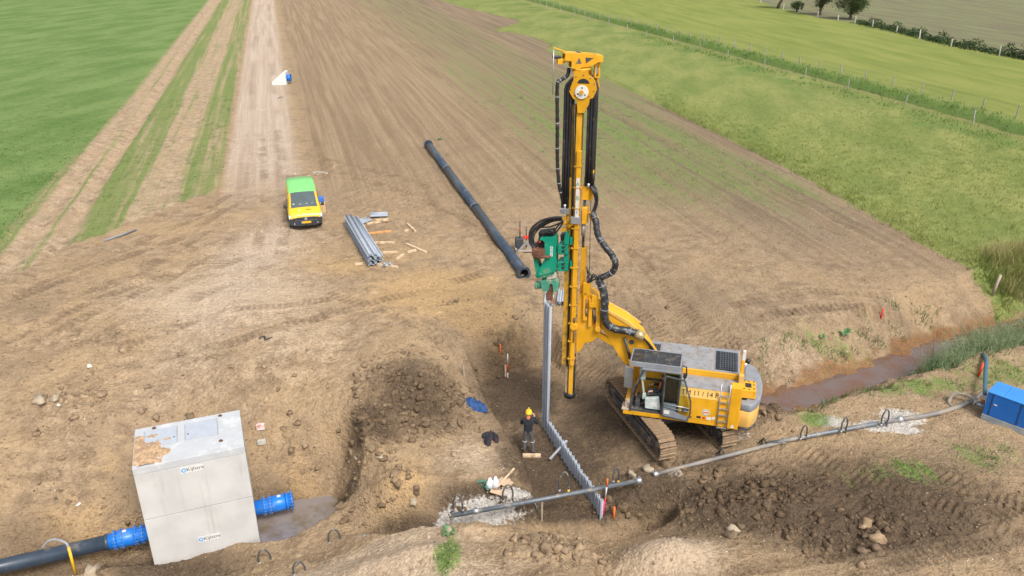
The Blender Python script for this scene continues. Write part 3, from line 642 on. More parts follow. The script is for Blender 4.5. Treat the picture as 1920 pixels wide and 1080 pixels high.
p=G(676,417); lay_pile(sh2,p+Vector((0,-.1,0)),R(250),p.z+.09,'small grey pile offcut at the head of the stack',True)
p=G(702,503); lay_pile(sh2,p+Vector((.3,.45,0)),R(276),p.z+.09,'small grey pile offcut lying in front of the stack ends')
# piles lying on the ground beyond the hammer
bl2=pile_mesh(5.5)
for i in range(3):
    p=G(1037+i*7,574); lay_pile(bl2,p,R(84),p.z+.1+.1*(i%2),('left','middle','right')[i]+' one of three grey sheet piles lying on the ground behind the hammer',bool(i%2))
# ---------------------------------------------------------------- timbers lying about
shared=MB().box(-.5,.5,-.5,.5,-.5,.5)
def timber(p1,p2,wd_,label,material=WOOD,name='timber',lift=0.,up2=0.):
    a=G(*p1); b2=G(*p2); a.z+=wd_*.5+lift; b2.z+=wd_*.5+up2
    m=MB().beam(Vector((0,0,0)),b2-a,wd_*1.25,wd_); return m.build(name,material,None,a,bevel=.006,label=label,cat='timber')
timber((688,421),(728,415),.10,'pale timber bearer just below the pile offcuts')
timber((705,418),(728,417),.12,'shorter pale timber lying on the bearer below the offcuts',lift=.1,up2=.1)
timber((672,424),(686,437),.08,'pale lath leaning against the head of the stack, left of a pair')
timber((681,423),(689,438),.08,'pale lath leaning against the head of the stack, right of a pair')
timber((692,439),(734,435),.10,'orange brown timber bearer lying beside the stack',WOODO)
timber((697,457),(741,456),.10,'pale timber bearer halfway along the stack')
timber((703,460),(707,474),.08,'short greyish timber between the two lower bearers',WOODG)
timber((702,476),(745,474),.10,'long pale timber bearer near the lower end of the stack')
timber((665,497),(680,496),.10,'pale timber end sticking out left under the stack')
timber((712,484),(713,494),.10,'stubby pale timber by the stack ends')
timber((707,497),(746,503),.10,'pale timber bearer pointing right from the stack ends')
timber((744,488),(756,479),.10,'short pale timber lying slanted right of the stack')
timber((764,421),(779,435),.09,'thin pale timber farthest right on the rough soil')
timber((760,436),(765,433),.11,'tiny pale block near the thin far timber')
timber((762,459),(799,475),.10,'longest loose pale timber lying right on the sand')
timber((764,475),(780,470),.10,'short pale timber touching the longest loose one')
timber((980,856),(1014,856),.10,'pale timber lying at the standing person\'s feet')
o=MB().beam(P(1031,861,-2.35),P(1063,826,-1.93),.075,.05).build('aluminium_profile',mat('aluminium',(.62,.63,.65),.35,.5,.06,4),label='thin pale metal guide bar laid across the pile row',cat='bar')
# ---------------------------------------------------------------- stakes and markers
def stake(px,py,h_,r_,bands,name,label,cat='stake',lean=(0,0),sq=False):
    p=G(px,py); root=empty(name,p,0,label,cat); z=-.15; 
    n_=len(bands)
    for i,(frac,mt) in enumerate(bands):
        z1=z+(h_+.15)*frac; a=Vector((lean[0]*z,lean[1]*z,z)); b2=Vector((lean[0]*z1,lean[1]*z1,z1))
        MB().tube([a,b2],r_,4 if sq else 8,sm=not sq).build('band' if n_>1 else 'shaft',mt,root); z=z1
    return root
stake(938,662,.42,.03,[(1,ORG)],'marker_stake','orange marker stake on the slope above the pit','stake')
stake(952,708,1.15,.024,[(.3,WHT),(.35,RED),(.35,WHT)],'ranging_rod','red and white ranging rod standing at the back of the pit','rod')
stake(948,706,.55,.05,[(.25,PNK),(.75,WOOD)],'marker_stake','pale stake with pink base beside the ranging rod','stake',sq=True)
stake(870,705,.5,.04,[(1,WOODG)],'wooden_stake','grey wooden stake at the back left corner of the pit',sq=True)
stake(1016,975,.75,.04,[(1,WOODG)],'wooden_stake','grey wooden stake in the trench below the header pipe',sq=True)
stake(1131,967,1.5,.025,[(.55,RED),(.25,WHT),(.2,ORG)],'ranging_rod','red and white rod at the near end of the pile row','rod',(.05,0))
stake(1129,968,.6,.03,[(1,PNK)],'marker_stake','pink marker stake touching the last sheet pile','stake',(.06,0))
stake(1151,970,.42,.035,[(1,ORG)],'marker_stake','orange stake in the trench right of the pile row')
stake(1651,597,.5,.04,[(1,RED)],'marker_stake','red stake standing on the bare field above the ditch','stake',(.1,0))
stake(1834,706,.6,.045,[(1,RED)],'marker_stake','red stake beside the blue suction hose','stake',(.08,0))
stake(1861,553,1.05,.07,[(1,WOODG)],'wooden_post','grey wooden post where the grass field meets the ditch','post',(.12,0))
# ---------------------------------------------------------------- piling rig
RC=Vector((5.73,25.05,-1.6)); PHI=R(165.7); UF=Vector((math.cos(PHI),math.sin(PHI),0)); UL=Vector((-UF.y,UF.x,0))
def up(px,py,yo=0.):
    """machine coordinates (forward, height) of a photo point in the upright plane yo metres left of the centre line"""
    u=(px-960)/FP; v=(py-540)/FP; d=Vector((u,c_-v*s_,-s_-v*c_)); o=Vector((0,0,CH))
    t=((RC-o).dot(UL)+yo)/d.dot(UL); p=o+d*t-RC
    return (p.dot(UF),p.z)
def u3(px,py,yo=0.): x,z=up(px,py,yo); return (x,yo,z)
rig=empty('piling_rig',RC,0,'yellow tracked piling rig with tall mast, grey counterweight and open cab','piling rig')
def part(m,name,mats,parent=None,bevel=0,label=None):
    o=m.build(name,mats,parent or rig,bevel=bevel,label=label)
    if parent is None: o.rotation_euler=(0,0,PHI)
    return o
# undercarriage
PSI=R(-72.2)
def track(yc):
    hl,hr=1.86,.43   # half distance of wheels, radius
    fr=MB().box(-hl,hl,yc-.2,yc+.2,.26,.62); fr.prism([(-1.9,.3),(1.9,.3),(1.7,.72),(-1.7,.72)],'y',yc-.26,yc+.26)
    t=fr.build('track',TRKD,rig,bevel=.02); t.rotation_euler=(0,0,PSI)
    for x in (-hl,hl):
        MB().tube([(x,yc-.17,.46),(x,yc+.17,.46)],hr-.09,24).tube([(x,yc-.26,.46),(x,yc+.26,.46)],.16,16).build('sprocket' if x<0 else 'idler',TRKD,t)
    for k in range(7):
        x=-1.4+k*2.8/6; MB().tube([(x,yc-.22,.16),(x,yc+.22,.16)],.11,14).build('roller',TRKD,t)
    MB().box(-1.6,1.6,yc-.33,yc-.285,.34,.6).box(-1.6,1.6,yc+.285,yc+.33,.34,.6).build('side_guard',TRKD,t,bevel=.01)
    # shoes around the loop
    sm=MB().box(-.076,.076,-.3,.3,0,.022).box(-.07,-.045,-.3,.3,.022,.085).box(-.01,.01,-.3,.3,.022,.05).box(.045,.06,-.3,.3,.022,.06).box(-.06,.06,-.09,.09,-.06,0).mesh('shoe',SHOE)
    per=4*hl+2*math.pi*hr; n=int(per/.178); 
    for k in range(n):
        s=k*per/n
        if s<2*hl: x,z,a=-hl+s,.46+hr,0
        elif s<2*hl+math.pi*hr: th=(s-2*hl)/hr; x,z,a=hl+hr*math.sin(th),.46+hr*math.cos(th),th
        elif s<4*hl+math.pi*hr: x,z,a=hl-(s-2*hl-math.pi*hr),.46-hr,math.pi
        else: th=(s-4*hl-math.pi*hr)/hr; x,z,a=-hl-hr*math.sin(th),.46-hr*math.cos(th),math.pi+th
        o=bpy.data.objects.new('shoe',sm); link(o,t); o.location=(x,yc,z); o.rotation_euler=(0,a,0)
    return t
track(-1.2); track(1.2)
m=MB().box(-.75,.75,-.95,.95,.42,.8); m.build('car_body',TRKD,rig,bevel=.03).rotation_euler=(0,0,PSI)
MB().tube([(0,0,.8),(0,0,1.03)],.78,32).build('slew_ring',DGR,rig)
# upper carriage
part(MB().box(-2.38,1.5,-1.46,1.49,1.02,1.19),'main_frame',YEL,bevel=.015)
sb=part(MB().prism([(1.5,1.19),(1.5,2.06),(1.40,2.34),(.5,2.34),(.5,1.19)],'x',-2.05,-.38),'side_body',[YEL],bevel=.015)
part(MB().prism([(1.506,2.05),(1.402,2.342),(1.400,2.336),(1.503,2.045)],'x',-1.72,-.38),'name_strip',YELP,sb)
text('TM 11 / 14 P',.235,INK,'lettering',sb,frame((-1.06,1.463,2.2),(-1,0,0),(0,-.335,.94)),.001)
part(MB().tube([(-1.32,1.500,1.52),(-1.32,1.506,1.52)],.13,24),'round_sticker',WHT,sb)
part(MB().tube([(-1.32,1.506,1.52),(-1.32,1.509,1.52)],.112,24),'sticker_rim',mat('sticker_green',(.07,.28,.07),.5),sb)
part(MB().tube([(-1.32,1.509,1.52),(-1.32,1.512,1.52)],.095,24),'sticker_face',WHT,sb)
part(MB().box(-1.4,-1.24,1.512,1.514,1.49,1.55),'sticker_print',ORG,sb)
part(MB().box(-1.17,-1.03,1.5,1.506,1.26,1.34).box(-.86,-.78,1.5,1.506,1.24,1.29),'warning_label',INK,sb)
part(MB().tube([(-1.27,1.5,1.29),(-1.27,1.507,1.29)],.05,12),'red_label',RED,sb)
part(MB().box(-1.52,-1.36,1.5,1.506,1.24,1.35).box(-1.64,-1.54,1.5,1.506,1.28,1.38),'data_label',WHT,sb)
def tread(x0,x1,y0,y1,z,name='walkway'):
    m=MB().box(x0,x1,y0,y1,z,z+.02)
    k=int((x1-x0)/.07)
    for i in range(k):
        x=x0+.03+i*(x1-x0-.04)/k; m.box(x,x+.022,y0+.03,y1-.03,z+.02,z+.034)
    return part(m,name,TREAD)
tread(-2.32,-.36,.52,1.38,2.345)
hood=part(MB().box(-2.36,1.0,-1.46,.5,1.19,2.5),'engine_hood',YEL,bevel=.02)
tread(-1.42,.4,-1.42,.40,2.502,'hood_walkway')
part(MB().box(-2.36,.98,.41,.5,2.502,2.56),'hood_rail',YEL,bevel=.012)
for x0,x1 in ((-2.34,-1.44),(.42,.98)):
    f=part(MB().box(x0,x1,-1.42,.40,2.502,2.515),'grille_frame',GRY)
    y0,y1=(-1.2,.2)
    g=part(MB().box(x0+.07,x1-.07,y0,y1,2.515,2.525),'grille',GRIL,f)
    m=MB()
    nx=int((x1-x0-.2)/.09)
    for i in range(nx):
        for j in range(9): m.box(x0+.1+i*.09,x0+.15+i*.09,y0+.06+j*.15,y0+.15+j*.15,2.525,2.545)
    part(m,'grille_slats',mat('grille_grey',(.10,.11,.125),.5,.3),g)
# ladder, rear post, counterweight
ld=part(MB().tube([(-1.73,1.55,.98),(-1.73,1.55,2.75)],.02,6).tube([(-2.03,1.55,.98),(-2.03,1.55,2.75)],.02,6),'ladder',STL)
for k in range(6): part(MB().beam((-1.73,1.55,1.02+k*.25),(-2.03,1.55,1.02+k*.25),.05,.03),'rung',STL,ld)
part(MB().box(-2.42,-2.06,1.12,1.52,1.0,2.62),'rear_post',YEL,bevel=.02)
part(MB().prism([(-2.16,1.06),(-2.31,1.06),(-2.235,1.2)],'y',1.522,1.526),'warning_triangle',WHT)
def cwt(off,x_in):
    pts=[(x_in,-1.42)]
    for k in range(13):
        a=R(-75+150*k/12); pts.append((-2.52-(.62+off)*math.cos(a)**.8,(1.46+off*.6)*math.sin(a)/math.sin(R(75))))
    pts.append((x_in,1.42)); return pts
part(MB().prism(cwt(0,-2.4),'z',1.08,1.72,sm=True),'counterweight',YELP,bevel=.03)
part(MB().prism(cwt(.035,-2.41),'z',1.72,2.02,sm=True),'counterweight_top',GRY,bevel=.05)
part(MB().prism(cwt(.02,-2.41),'z',1.0,1.08,sm=True),'counterweight_skirt',DGR)
part(MB().box(-2.62,-2.43,.95,1.2,2.0,2.024).box(-2.66,-2.5,-.2,.4,2.0,2.024),'counterweight_pocket',GRIL)
br=part(MB().box(-2.9,-2.42,.42,1.12,2.05,2.36),'rear_bracket',YEL,bevel=.02)
part(MB().box(-2.74,-2.54,.62,.9,2.355,2.368),'bracket_opening',GRIL,br)
for x,y in ((-2.83,.5),(-2.83,.95),(-2.83,.7),(-2.5,.5),(-2.5,1.03),(-2.66,1.03),(-2.66,.5)): part(MB().tube([(x,y,2.36),(x,y,2.375)],.03,8),'bolt_hole',DGR,br)
ps=part(MB().box(-2.44,-2.33,.48,.6,2.36,3.2),'camera_post',YEL,bevel=.01)
part(MB().box(-2.44,-2.34,.46,.58,3.2,3.55),'camera_housing',WHT,ps,bevel=.01)
part(MB().box(-2.47,-2.3,.6,.78,2.4,2.7),'post_box',YELP,ps,bevel=.01)
part(MB().tube([(-2.5,-.35,2.0),(-2.5,-.35,2.5),(-2.58,-.38,2.62)],.075,12),'exhaust_pipe',STL)
part(MB().tube([(-2.58,-.38,2.62),(-2.64,-.4,2.74)],.085,12),'exhaust_tip',BLK)
# cab
X0,X1,Y0,Y1,Z0,Z1=-.36,1.25,.55,1.49,1.19,2.86
cab=part(MB().box(X0,X1,Y0,Y1,Z0,Z0+.05),'cab',DGR)
m=MB()
for p,q2 in (((X1,Y1,Z0),(X1-.02,Y1,2.0)),((X1-.02,Y1,2.0),(X1-.38,Y1-.04,Z1)),((X1,Y0,Z0),(X1-.38,Y0,Z1)),((X0,Y1,Z0),(X0,Y1,Z1)),((X0,Y0,Z0),(X0,Y0,Z1)),((.17,Y1,Z0),(.17,Y1,Z1)),((X1-.38,Y0,Z1),(X1-.38,Y1,Z1)),((X0,Y0,2.0),(X1-.2,Y0,2.0)),((X1,Y0,Z0+.1),(X1,Y1,Z0+.1))):
    m.beam(p,q2,.07,.07)
part(m,'cab_frame',DGR,cab,bevel=.012)
part(MB().box(X0-.02,X1-.3,Y0-.03,Y1+.02,Z1,Z1+.12),'cab_roof',GRY,cab,bevel=.03)
part(MB().add([(X1-.02,Y0+.03,Z0+.5),(X1-.02,Y1-.03,Z0+.5),(X1-.37,Y1-.05,Z1-.03),(X1-.37,Y0+.03,Z1-.03)],[(0,1,2,3)]),'front_window',CLR,cab)
part(MB().box(X0+.04,.13,Y1-.02,Y1-.012,Z0+.5,Z1-.05),'side_window',CLG,cab)
part(MB().box(X0+.01,X0+.02,Y0+.04,Y1-.04,Z0+.7,Z1-.05),'rear_window',CLG,cab)
part(MB().box(X0+.04,.13,Y1-.03,Y1-.0,Z0+.05,Z0+.5),'side_panel',GRY,cab)
part(MB().box(X0,X1-.3,Y0-.01,Y0+.005,Z0,2.0),'inner_wall',YELD,cab)
gd=part(MB().box(X0-.0,X1+.12,Y1-.03,Y1+.02,Z1+.12,Z1+.3).box(X0,X1+.12,Y0-.05,Y0,Z1+.12,Z1+.3).box(X0,X0+.05,Y0,Y1,Z1+.12,Z1+.3).box(X1+.07,X1+.12,Y0,Y1,Z1+.12,Z1+.3),'roof_guard',GRY,cab,bevel=.01)
m=MB()
for k in range(11): m.beam((X0+.04,Y0+.04+k*.085,Z1+.29),(X1+.08,Y0+.04+k*.085,Z1+.29),.022,.03)
for k in range(1,4): m.beam((X0+k*.42,Y0,Z1+.285),(X0+k*.42,Y1,Z1+.285),.035,.03)
part(m,'guard_bars',DGR,gd)
part(MB().tube([(X0-.02,1.3,Z1+.25),(X0-.16,1.3,Z1+.22),(X0-.2,1.3,Z1-.1),(X0-.12,1.3,Z1-.3)],.025,6).box(X0-.2,X0-.08,1.3,1.42,Z1-.15,Z1-.02),'work_light',BLK,cab)
# seat and controls
part(MB().box(.0,.5,.78,1.25,Z0+.35,Z0+.5).prism([(.0,Z0+.45),(-.12,Z0+1.05),(-.22,Z0+1.05),(-.1,Z0+.4)],'y',.8,1.22).box(.1,.4,.9,1.1,Z0+.05,Z0+.35),'seat',BLK,cab,bevel=.03)
part(MB().prism([(.2,Z0+.12),(.75,Z0+.12),(.78,Z0+.5),(.3,Z0+.62)],'y',1.27,1.42),'side_console',mat('console_grey',(.46,.52,.50),.5,0,.2,8),cab,bevel=.02)
part(MB().box(.35,.55,1.421,1.425,Z0+.25,Z0+.42),'console_label',WHT,cab)
arm=mat('pale_green_grey',(.40,.50,.47),.5)
part(MB().beam((.9,1.2,Z1-.12),(.25,1.2,Z1-.1),.05,.06).box(.82,1.03,1.15,1.25,Z1-.5,Z1-.06).beam((.93,1.2,Z1-.5),(.83,1.2,Z0+.55),.06,.06).box(.76,.88,1.15,1.25,Z0+.38,Z0+.6),'monitor_arm',arm,cab,bevel=.01)
part(MB().tube([(.85,1.1,Z0+.45),(.5,1.15,Z0+.25)],.02,6),'control_lever',RED,cab)
part(MB().box(.95,1.1,.7,1.3,Z0+.05,Z0+.3).tube([(1.02,.85,Z0+.3),(1.0,.85,Z0+.65)],.02,6),'pedals',DGR,cab)
part(MB().box(X1+.04,X1+.3,1.05,1.5,1.19,1.24).box(X1+.06,X1+.2,1.1,1.4,1.24,1.42),'step_platform',mat('dusty_plate',(.45,.36,.28),.8,0,.2,5),bevel=.01)
# door swung open against the side
dr=part(MB().beam((.14,1.56,1.2),(.14,1.56,2.78),.06,.05).beam((.14,1.56,2.78),(-.52,1.62,2.72),.06,.05).beam((-.52,1.62,2.72),(-.78,1.64,1.95),.06,.05).beam((-.78,1.64,1.95),(-.8,1.64,1.45),.06,.05).beam((-.8,1.64,1.45),(-.72,1.64,1.16),.06,.05).beam((-.72,1.64,1.16),(.14,1.56,1.2),.06,.05),'door',DGR,cab,bevel=.015)
part(MB().add([(.13,1.56,1.55),(.13,1.56,2.76),(-.5,1.618,2.7),(-.76,1.64,1.95),(-.76,1.64,1.4)],[(0,1,2,3,4)]),'door_glass',CLR,dr)
part(MB().add([(.13,1.555,1.22),(.13,1.555,1.56),(-.74,1.635,1.32),(-.74,1.635,1.18)],[(0,1,2,3)]),'door_panel',GRY,dr)
part(MB().tube([(.12,1.6,1.72),(-.76,1.66,1.68)],.018,6).tube([(.12,1.6,1.62),(-.4,1.64,1.56),(-.76,1.66,1.56)],.012,6),'door_rail',STL,dr)
part(MB().box(-.74,-.5,1.6,1.66,1.52,1.68),'door_lock',DGR,dr,bevel=.01)
part(MB().box(-.1,.09,1.575,1.585,1.3,1.44),'door_label',WHT,dr)
# front box and mirror on the far side
part(MB().box(.9,1.55,-1.4,-.5,1.19,1.75),'front_box',YEL,bevel=.02)
part(MB().box(1.3,1.62,.32,.52,1.5,2.35),'front_toolbox',TREAD,bevel=.02)
# boom
B0=up(1195,700); B1=up(1135,578)
bm=part(MB().prism([up(*a) for a in((1186,690),(1164,664),(1150,640),(1128,604),(1118,588),(1121,572),(1140,574),(1175,594),(1204,620),(1234,668),(1236,690))],'y',-.3,.3),'boom',YEL,bevel=.02)
part(MB().prism([up(*a) for a in((1140,573),(1175,592),(1200,611),(1196,613),(1172,597),(1139,577))],'y',-.33,-.27).prism([up(*a) for a in((1140,573),(1175,592),(1200,611),(1196,613),(1172,597),(1139,577))],'y',.27,.33),'boom_top_flange',YELP,bm)  # lit top edge of the boom painted in paler yellow
x,z=up(1186,634); part(MB().tube([(x,.3,z),(x,.325,z)],.09,16),'boom_pin',DGR,bm)
part(MB().beam((*up(1122,627,.2)[:1],.2,up(1122,627,.2)[1]),(up(1172,655,.2)[0],.2,up(1172,655,.2)[1]),.16,.2).beam((up(1122,627,-.2)[0],-.2,up(1122,627,-.2)[1]),(up(1172,655,-.2)[0],-.2,up(1172,655,-.2)[1]),.16,.2),'parallel_link',YEL,bevel=.02)
a=u3(1171,633,.38); b2=u3(1182,675,.38)
ck=part(MB().tube([u3(1182,673,.40),u3(1190,715,.40)],.085,14),'boom_cylinder',YEL); part(MB().tube([u3(1171,633,.40),u3(1182,674,.40)],.05,12),'cylinder_rod',DGR,ck)
# mast carriage
mc=part(MB().prism([up(*a,.3) for a in((1085,552),(1100,546),(1116,556),(1128,575),(1129,617),(1124,628),(1111,641),(1096,644),(1090,656),(1081,663),(1080,640))],'y',-.3,.3),'mast_carriage',YEL,bevel=.02)
for (a,b3,w_,h_) in (((1098,548),(1097,600),.12,.14),((1108,560),(1106,612),.1,.12),((1122,562),(1121,622),.13,.16),((1116,553),(1114,575),.16,.2)):
    part(MB().beam(u3(*a,.36),u3(*b3,.36),w_,h_,up=(1,0,0)),'carriage_rib',YEL,mc,bevel=.012)
for a in ((1110,572),(1121,617)): 
    x,z=up(*a,.42); part(MB().tube([(x,.28,z),(x,.46,z)],.1,16),'carriage_pin',YEL,mc,bevel=.01)
for a,b3 in (((1113,580),(1115,607)),((1118,592),(1117,603))): part(MB().tube([u3(*a,.40),u3(*b3,.40)],.035,8),'swing_cylinder_rod',DGR,mc)
part(MB().tube([u3(1099,578,.42),u3(1100,592,.42)],.04,8).tube([u3(1100,560,.42),u3(1099,578,.42)],.028,8),'chain_shackle',mat('worn_red_steel',(.30,.16,.12),.6,.4,.4,20),mc)
# mast: x positions forward of the slew centre
MX=3.66
def zz(py,px=1075): return up(px,py)[1]
ZT=zz(190,1090); ZB=.62
mast=part(MB().box(MX-.12,MX+.06,-.16,.22,2.0,ZT),'mast',YEL,bevel=.012)
part(MB().box(MX+.13,MX+.31,-.2,.2,1.95,zz(330,1070)),'front_rail',YELD,mast,bevel=.01)
part(MB().box(MX+.085,MX+.128,-.22,.24,1.9,ZT-.2),'black_strip',BLK,mast)  # plain black strip between front rail and mast box
part(MB().box(MX+.10,MX+.24,-.1,.1,zz(330,1070),ZT-.1),'inner_guide',YELD,mast)
tb=part(MB().box(MX-.17,MX-.02,.23,.38,2.05,zz(278,1090)),'guide_tube',YEL,mast,bevel=.012)
zt=2.3
while zt<zz(280,1090):
    part(MB().box(MX-.2,MX+.075,.19,.395,zt,zt+.03),'tube_collar',YELD,tb); zt+=.72
part(MB().box(MX+.06,MX+.16,-.1,.16,ZB+.05,2.0),'lower_guide',mat('greased_steel',(.40,.27,.15),.6,0,.2,6),mast)
part(MB().box(MX+.035,MX+.058,-.12,.2,ZB+.05,2.05),'lower_black_strip',BLK,mast)
part(MB().box(MX-.13,MX+.033,-.14,.2,ZB+.1,2.0),'lower_mast',YEL,mast,bevel=.01)
part(MB().box(MX-.16,MX-.133,-.12,.18,ZB+.1,2.3),'rear_edge',BLK,mast)
part(MB().tube([(MX-.0,.03,ZB-.1),(MX-.0,.03,ZB+.02),(MX,.03,ZB+.12)],[.2,.22,.2],18),'mast_foot',BLK,mast)
for py in (612,):
    x,z=up(1076,py,.4); part(MB().tube([(x,.34,z),(x,.46,z)],.14,14).box(x-.12,x+.1,.36,.43,z-.1,z+.14),'guide_roller',YEL,mast,bevel=.012)
part(MB().tube([u3(1077,596,.42),u3(1077,606,.42)],.03,8).tube([u3(1077,618,.42),u3(1076,640,.42)],.02,8),'roller_rod',DGR,mast)
# name board with letters on the guide tube
sg=part(MB().box(MX-.15,MX-.035,.381,.387,zz(404,1085),zz(328,1088)),'name_board',WHT,mast)
for ch_,py in (('A',340),('B',366),('I',392)): text(ch_,.20,mat('print_green',(.0,.28,.14),.5),'lettering',sg,frame((MX-.093,.388,zz(py,1087)),(-1,0,0),(0,0,1)),.001)
# second rear column with cylinder
x,z=up(1109,420,.1); rc=part(MB().box(MX-.42,MX-.26,-.1,.2,zz(560,1100),zz(462,1100)),'rear_column',YEL,mast,bevel=.012)
part(MB().tube([(MX-.30,.1,zz(470,1098)),(MX-.30,.1,zz(330,1098))],.045,12),'crowd_rod',DGR,mast)
part(MB().box(MX-.36,MX-.2,-.02,.2,zz(420,1098),zz(393,1098)).tube([(MX-.29,.12,zz(440,1098)),(MX-.29,.12,zz(418,1098))],.07,10),'rod_head',[STL],mast)
part(MB().box(MX-.42,MX-.25,-.1,.3,zz(415,1098),zz(385,1098)),'rear_bracket',YEL,mast,bevel=.012)
hb=part(MB().box(MX-.56,MX-.22,-.16,.22,zz(372,1104),zz(346,1104)).box(MX-.52,MX-.44,.1,.22,zz(372,1104),zz(316,1110)).box(MX-.58,MX-.4,.08,.24,zz(322,1112),zz(317,1112)),'hose_bracket',YEL,mast,bevel=.012)
part(MB().tube([(MX-.55,.1,zz(345,1112)),(MX-.55,.1,zz(322,1112))],.05,10),'bracket_rod',BLK,mast)
ha=part(MB().prism([up(*a,.2) for a in((1104,398),(1110,396),(1121,408),(1121,418),(1115,417),(1106,408))],'y',.05,.3),'hose_arm',YEL,mast,bevel=.012)
# saddle at the top with pulley
SX,SZ=up(1092,163,.3); 
sp=[up(*a,.3) for a in((1076,134),(1103,134),(1104,145),(1112,146),(1116,153),(1119,168),(1112,184),(1106,186),(1104,196),(1095,212),(1083,212),(1081,188),(1075,186),(1067,172),(1069,165),(1075,150))]
hole=up(1094,155,.3)
sd=part(MB().prism(sp,'y',.26,.3),'hose_saddle',YEL,mast,bevel=.006)
part(MB().prism(sp,'y',-.34,-.3),'saddle_plate',YEL,sd,bevel=.006)
part(MB().tube([(SX+.0,-.3,SZ-.02),(SX,.26,SZ-.02)],.36,28),'saddle_drum',YELD,sd)
part(MB().prism([(hole[0]+math.cos(R(a))*.19,hole[1]-.03+math.sin(R(a))*.15) for a in range(0,181,15)],'y',.3,.304),'saddle_opening',GRIL,sd)
wx,wz=up(1090.5,173,.34)
pl=part(MB().tube([(wx,.305,wz),(wx,.345,wz)],.215,28),'pulley_disc',mat('pulley_white',(.70,.69,.65),.55,0,.1,6),sd,bevel=.008)
part(MB().tube([(wx,.345,wz),(wx,.40,wz)],.068,16),'pulley_hub',YEL,pl)
for a in (95,215,335): part(MB().tube([(wx+math.cos(R(a))*.135,.345,wz+math.sin(R(a))*.135),(wx+math.cos(R(a))*.135,.352,wz+math.sin(R(a))*.135)],.026,8),'pulley_hole',DGR,pl)
for a in range(10):
    an=R(20+a*36); part(MB().tube([(SX+math.cos(an)*.39,.3,SZ+.0+math.sin(an)*.36),(SX+math.cos(an)*.39,.308,SZ+math.sin(an)*.36)],.022,6),'saddle_bolt',DGR,sd)
# swivelling head jib
jb=part(MB().tube([u3(1090,132,0),u3(1090,127,0)],.3,20),'jib_turntable',YEL,mast)
JM=up(1090,110)
jx=lambda x,y,z:(JM[0]+x,y,JM[1]+z)
J=MB(); J.X=Matrix.Translation((JM[0],0,JM[1]))@Matrix.Rotation(R(24),4,'Z')
J.prism([(.55,.22),(.15,.20),(-.6,.12),(-.66,.06),(-.66,-.10),(-.5,-.1),(-.3,-.22),(.0,-.24),(.16,-.3),(.36,-.26),(.36,-.05),(.6,-.02)],'y',.17,.2)
J.prism([(.55,.22),(.15,.20),(-.6,.12),(-.66,.06),(-.66,-.10),(-.5,-.1),(-.3,-.22),(.0,-.24),(.16,-.3),(.36,-.26),(.36,-.05),(.6,-.02)],'y',-.2,-.17)
J.box(.16,.58,-.17,.17,.16,.2); J.box(-.66,-.35,-.17,.17,.06,.1); J.box(-.28,.3,-.17,.17,-.26,-.23); J.box(.3,.62,-.17,.17,-.06,-.02)
part(J,'jib_arm',YEL,jb,bevel=.01)
K=MB(); K.X=J.X
K.prism([(.12,.06),(.04,-.12),(.22,-.12)],'y',.2,.204); K.prism([(-.08,.06),(-.35,.04),(-.1,-.12)],'y',.2,.204); part(K,'jib_opening',DGR,jb)
K=MB(); K.X=J.X; K.tube([(.1,-.17,.04),(.1,.17,.04)],.17,20); K.tube([(-.45,-.17,.0),(-.45,.17,.0)],.12,16); part(K,'jib_sheave',DGR,jb)
K=MB(); K.X=J.X; K.box(-.62,-.42,-.08,.08,-.22,-.1); K.box(-.6,-.55,-.09,.09,-.55,-.22); K.box(-.48,-.44,-.09,.09,-.55,-.22); K.box(-.6,-.44,-.09,.09,-.6,-.55); part(K,'hanging_sheave_block',YEL,jb,bevel=.01)
K=MB(); K.X=J.X; K.tube([(-.52,-.06,-.38),(-.52,.06,-.38)],.1,16); part(K,'block_sheave',STL,jb)
K=MB(); K.X=J.X; K.beam((.55,.1,.24),(.95,.16,.38),.05,.04); K.box(.55,.78,-.12,.12,-.14,0.02); part(K,'limit_arm',YEL,jb,bevel=.008)
K=MB(); K.X=J.X; K.box(.66,.92,-.1,.04,.02,.1); part(K,'limit_switch',BLK,jb,bevel=.02)
K=MB(); K.X=J.X; K.tube([(.93,.15,.37),(.93,.15,-1.05)],.013,6); part(K,'trip_rod',STL,jb)
# hoist rope down the mast
part(MB().tube([u3(1113,140,.1),u3(1104,560,.1)],.012,6),'hoist_rope',DGR,mast)
part(MB().tube([u3(1078,186,.42),u3(1075,420,.42)],.012,6),'front_rope',DGR,mast)
# hose bundle over the saddle
FX=up(1063,330,.0)[0]; RX=up(1106,330,.0)[0]
def arc(y,r):
    cx=(FX+RX)/2; rr=(FX-RX)/2+r; pts=[(FX+r,y,zz(386,1060)),(FX+r,y,zz(300,1060)),(FX+r,y,SZ-.35)]
    for k in range(9): a=math.pi*k/8; pts.append((cx+rr*math.cos(a),y,SZ-.12+rr*.82*math.sin(a)))
    return pts+[(RX-r,y,SZ-.35),(RX-r,y,zz(270,1106)),(RX-r,y,zz(345,1106))]
for i in range(6):
    for r in (-.09,.0,.09): part(MB().tube(arc(-.27+i*.1,r),.045,7),'hose',BLK,mast)
cb=part(MB().box(FX-.16,FX+.14,-.3,.32,zz(396,1060),zz(386,1060)),'hose_connector_block',STL,mast,bevel=.01)
for i in range(6): part(MB().tube([(FX,-.27+i*.1,zz(388,1060)),(FX,-.27+i*.1,zz(379,1060))],.05,8).tube([(RX,-.27+i*.1,zz(349,1106)),(RX,-.27+i*.1,zz(340,1106))],.05,8),'hose_fitting',STL,cb)
part(MB().box(MX-.2,MX+.1,.3,.46,zz(412,1082),zz(400,1082)),'junction_box',GRY,mast,bevel=.01)
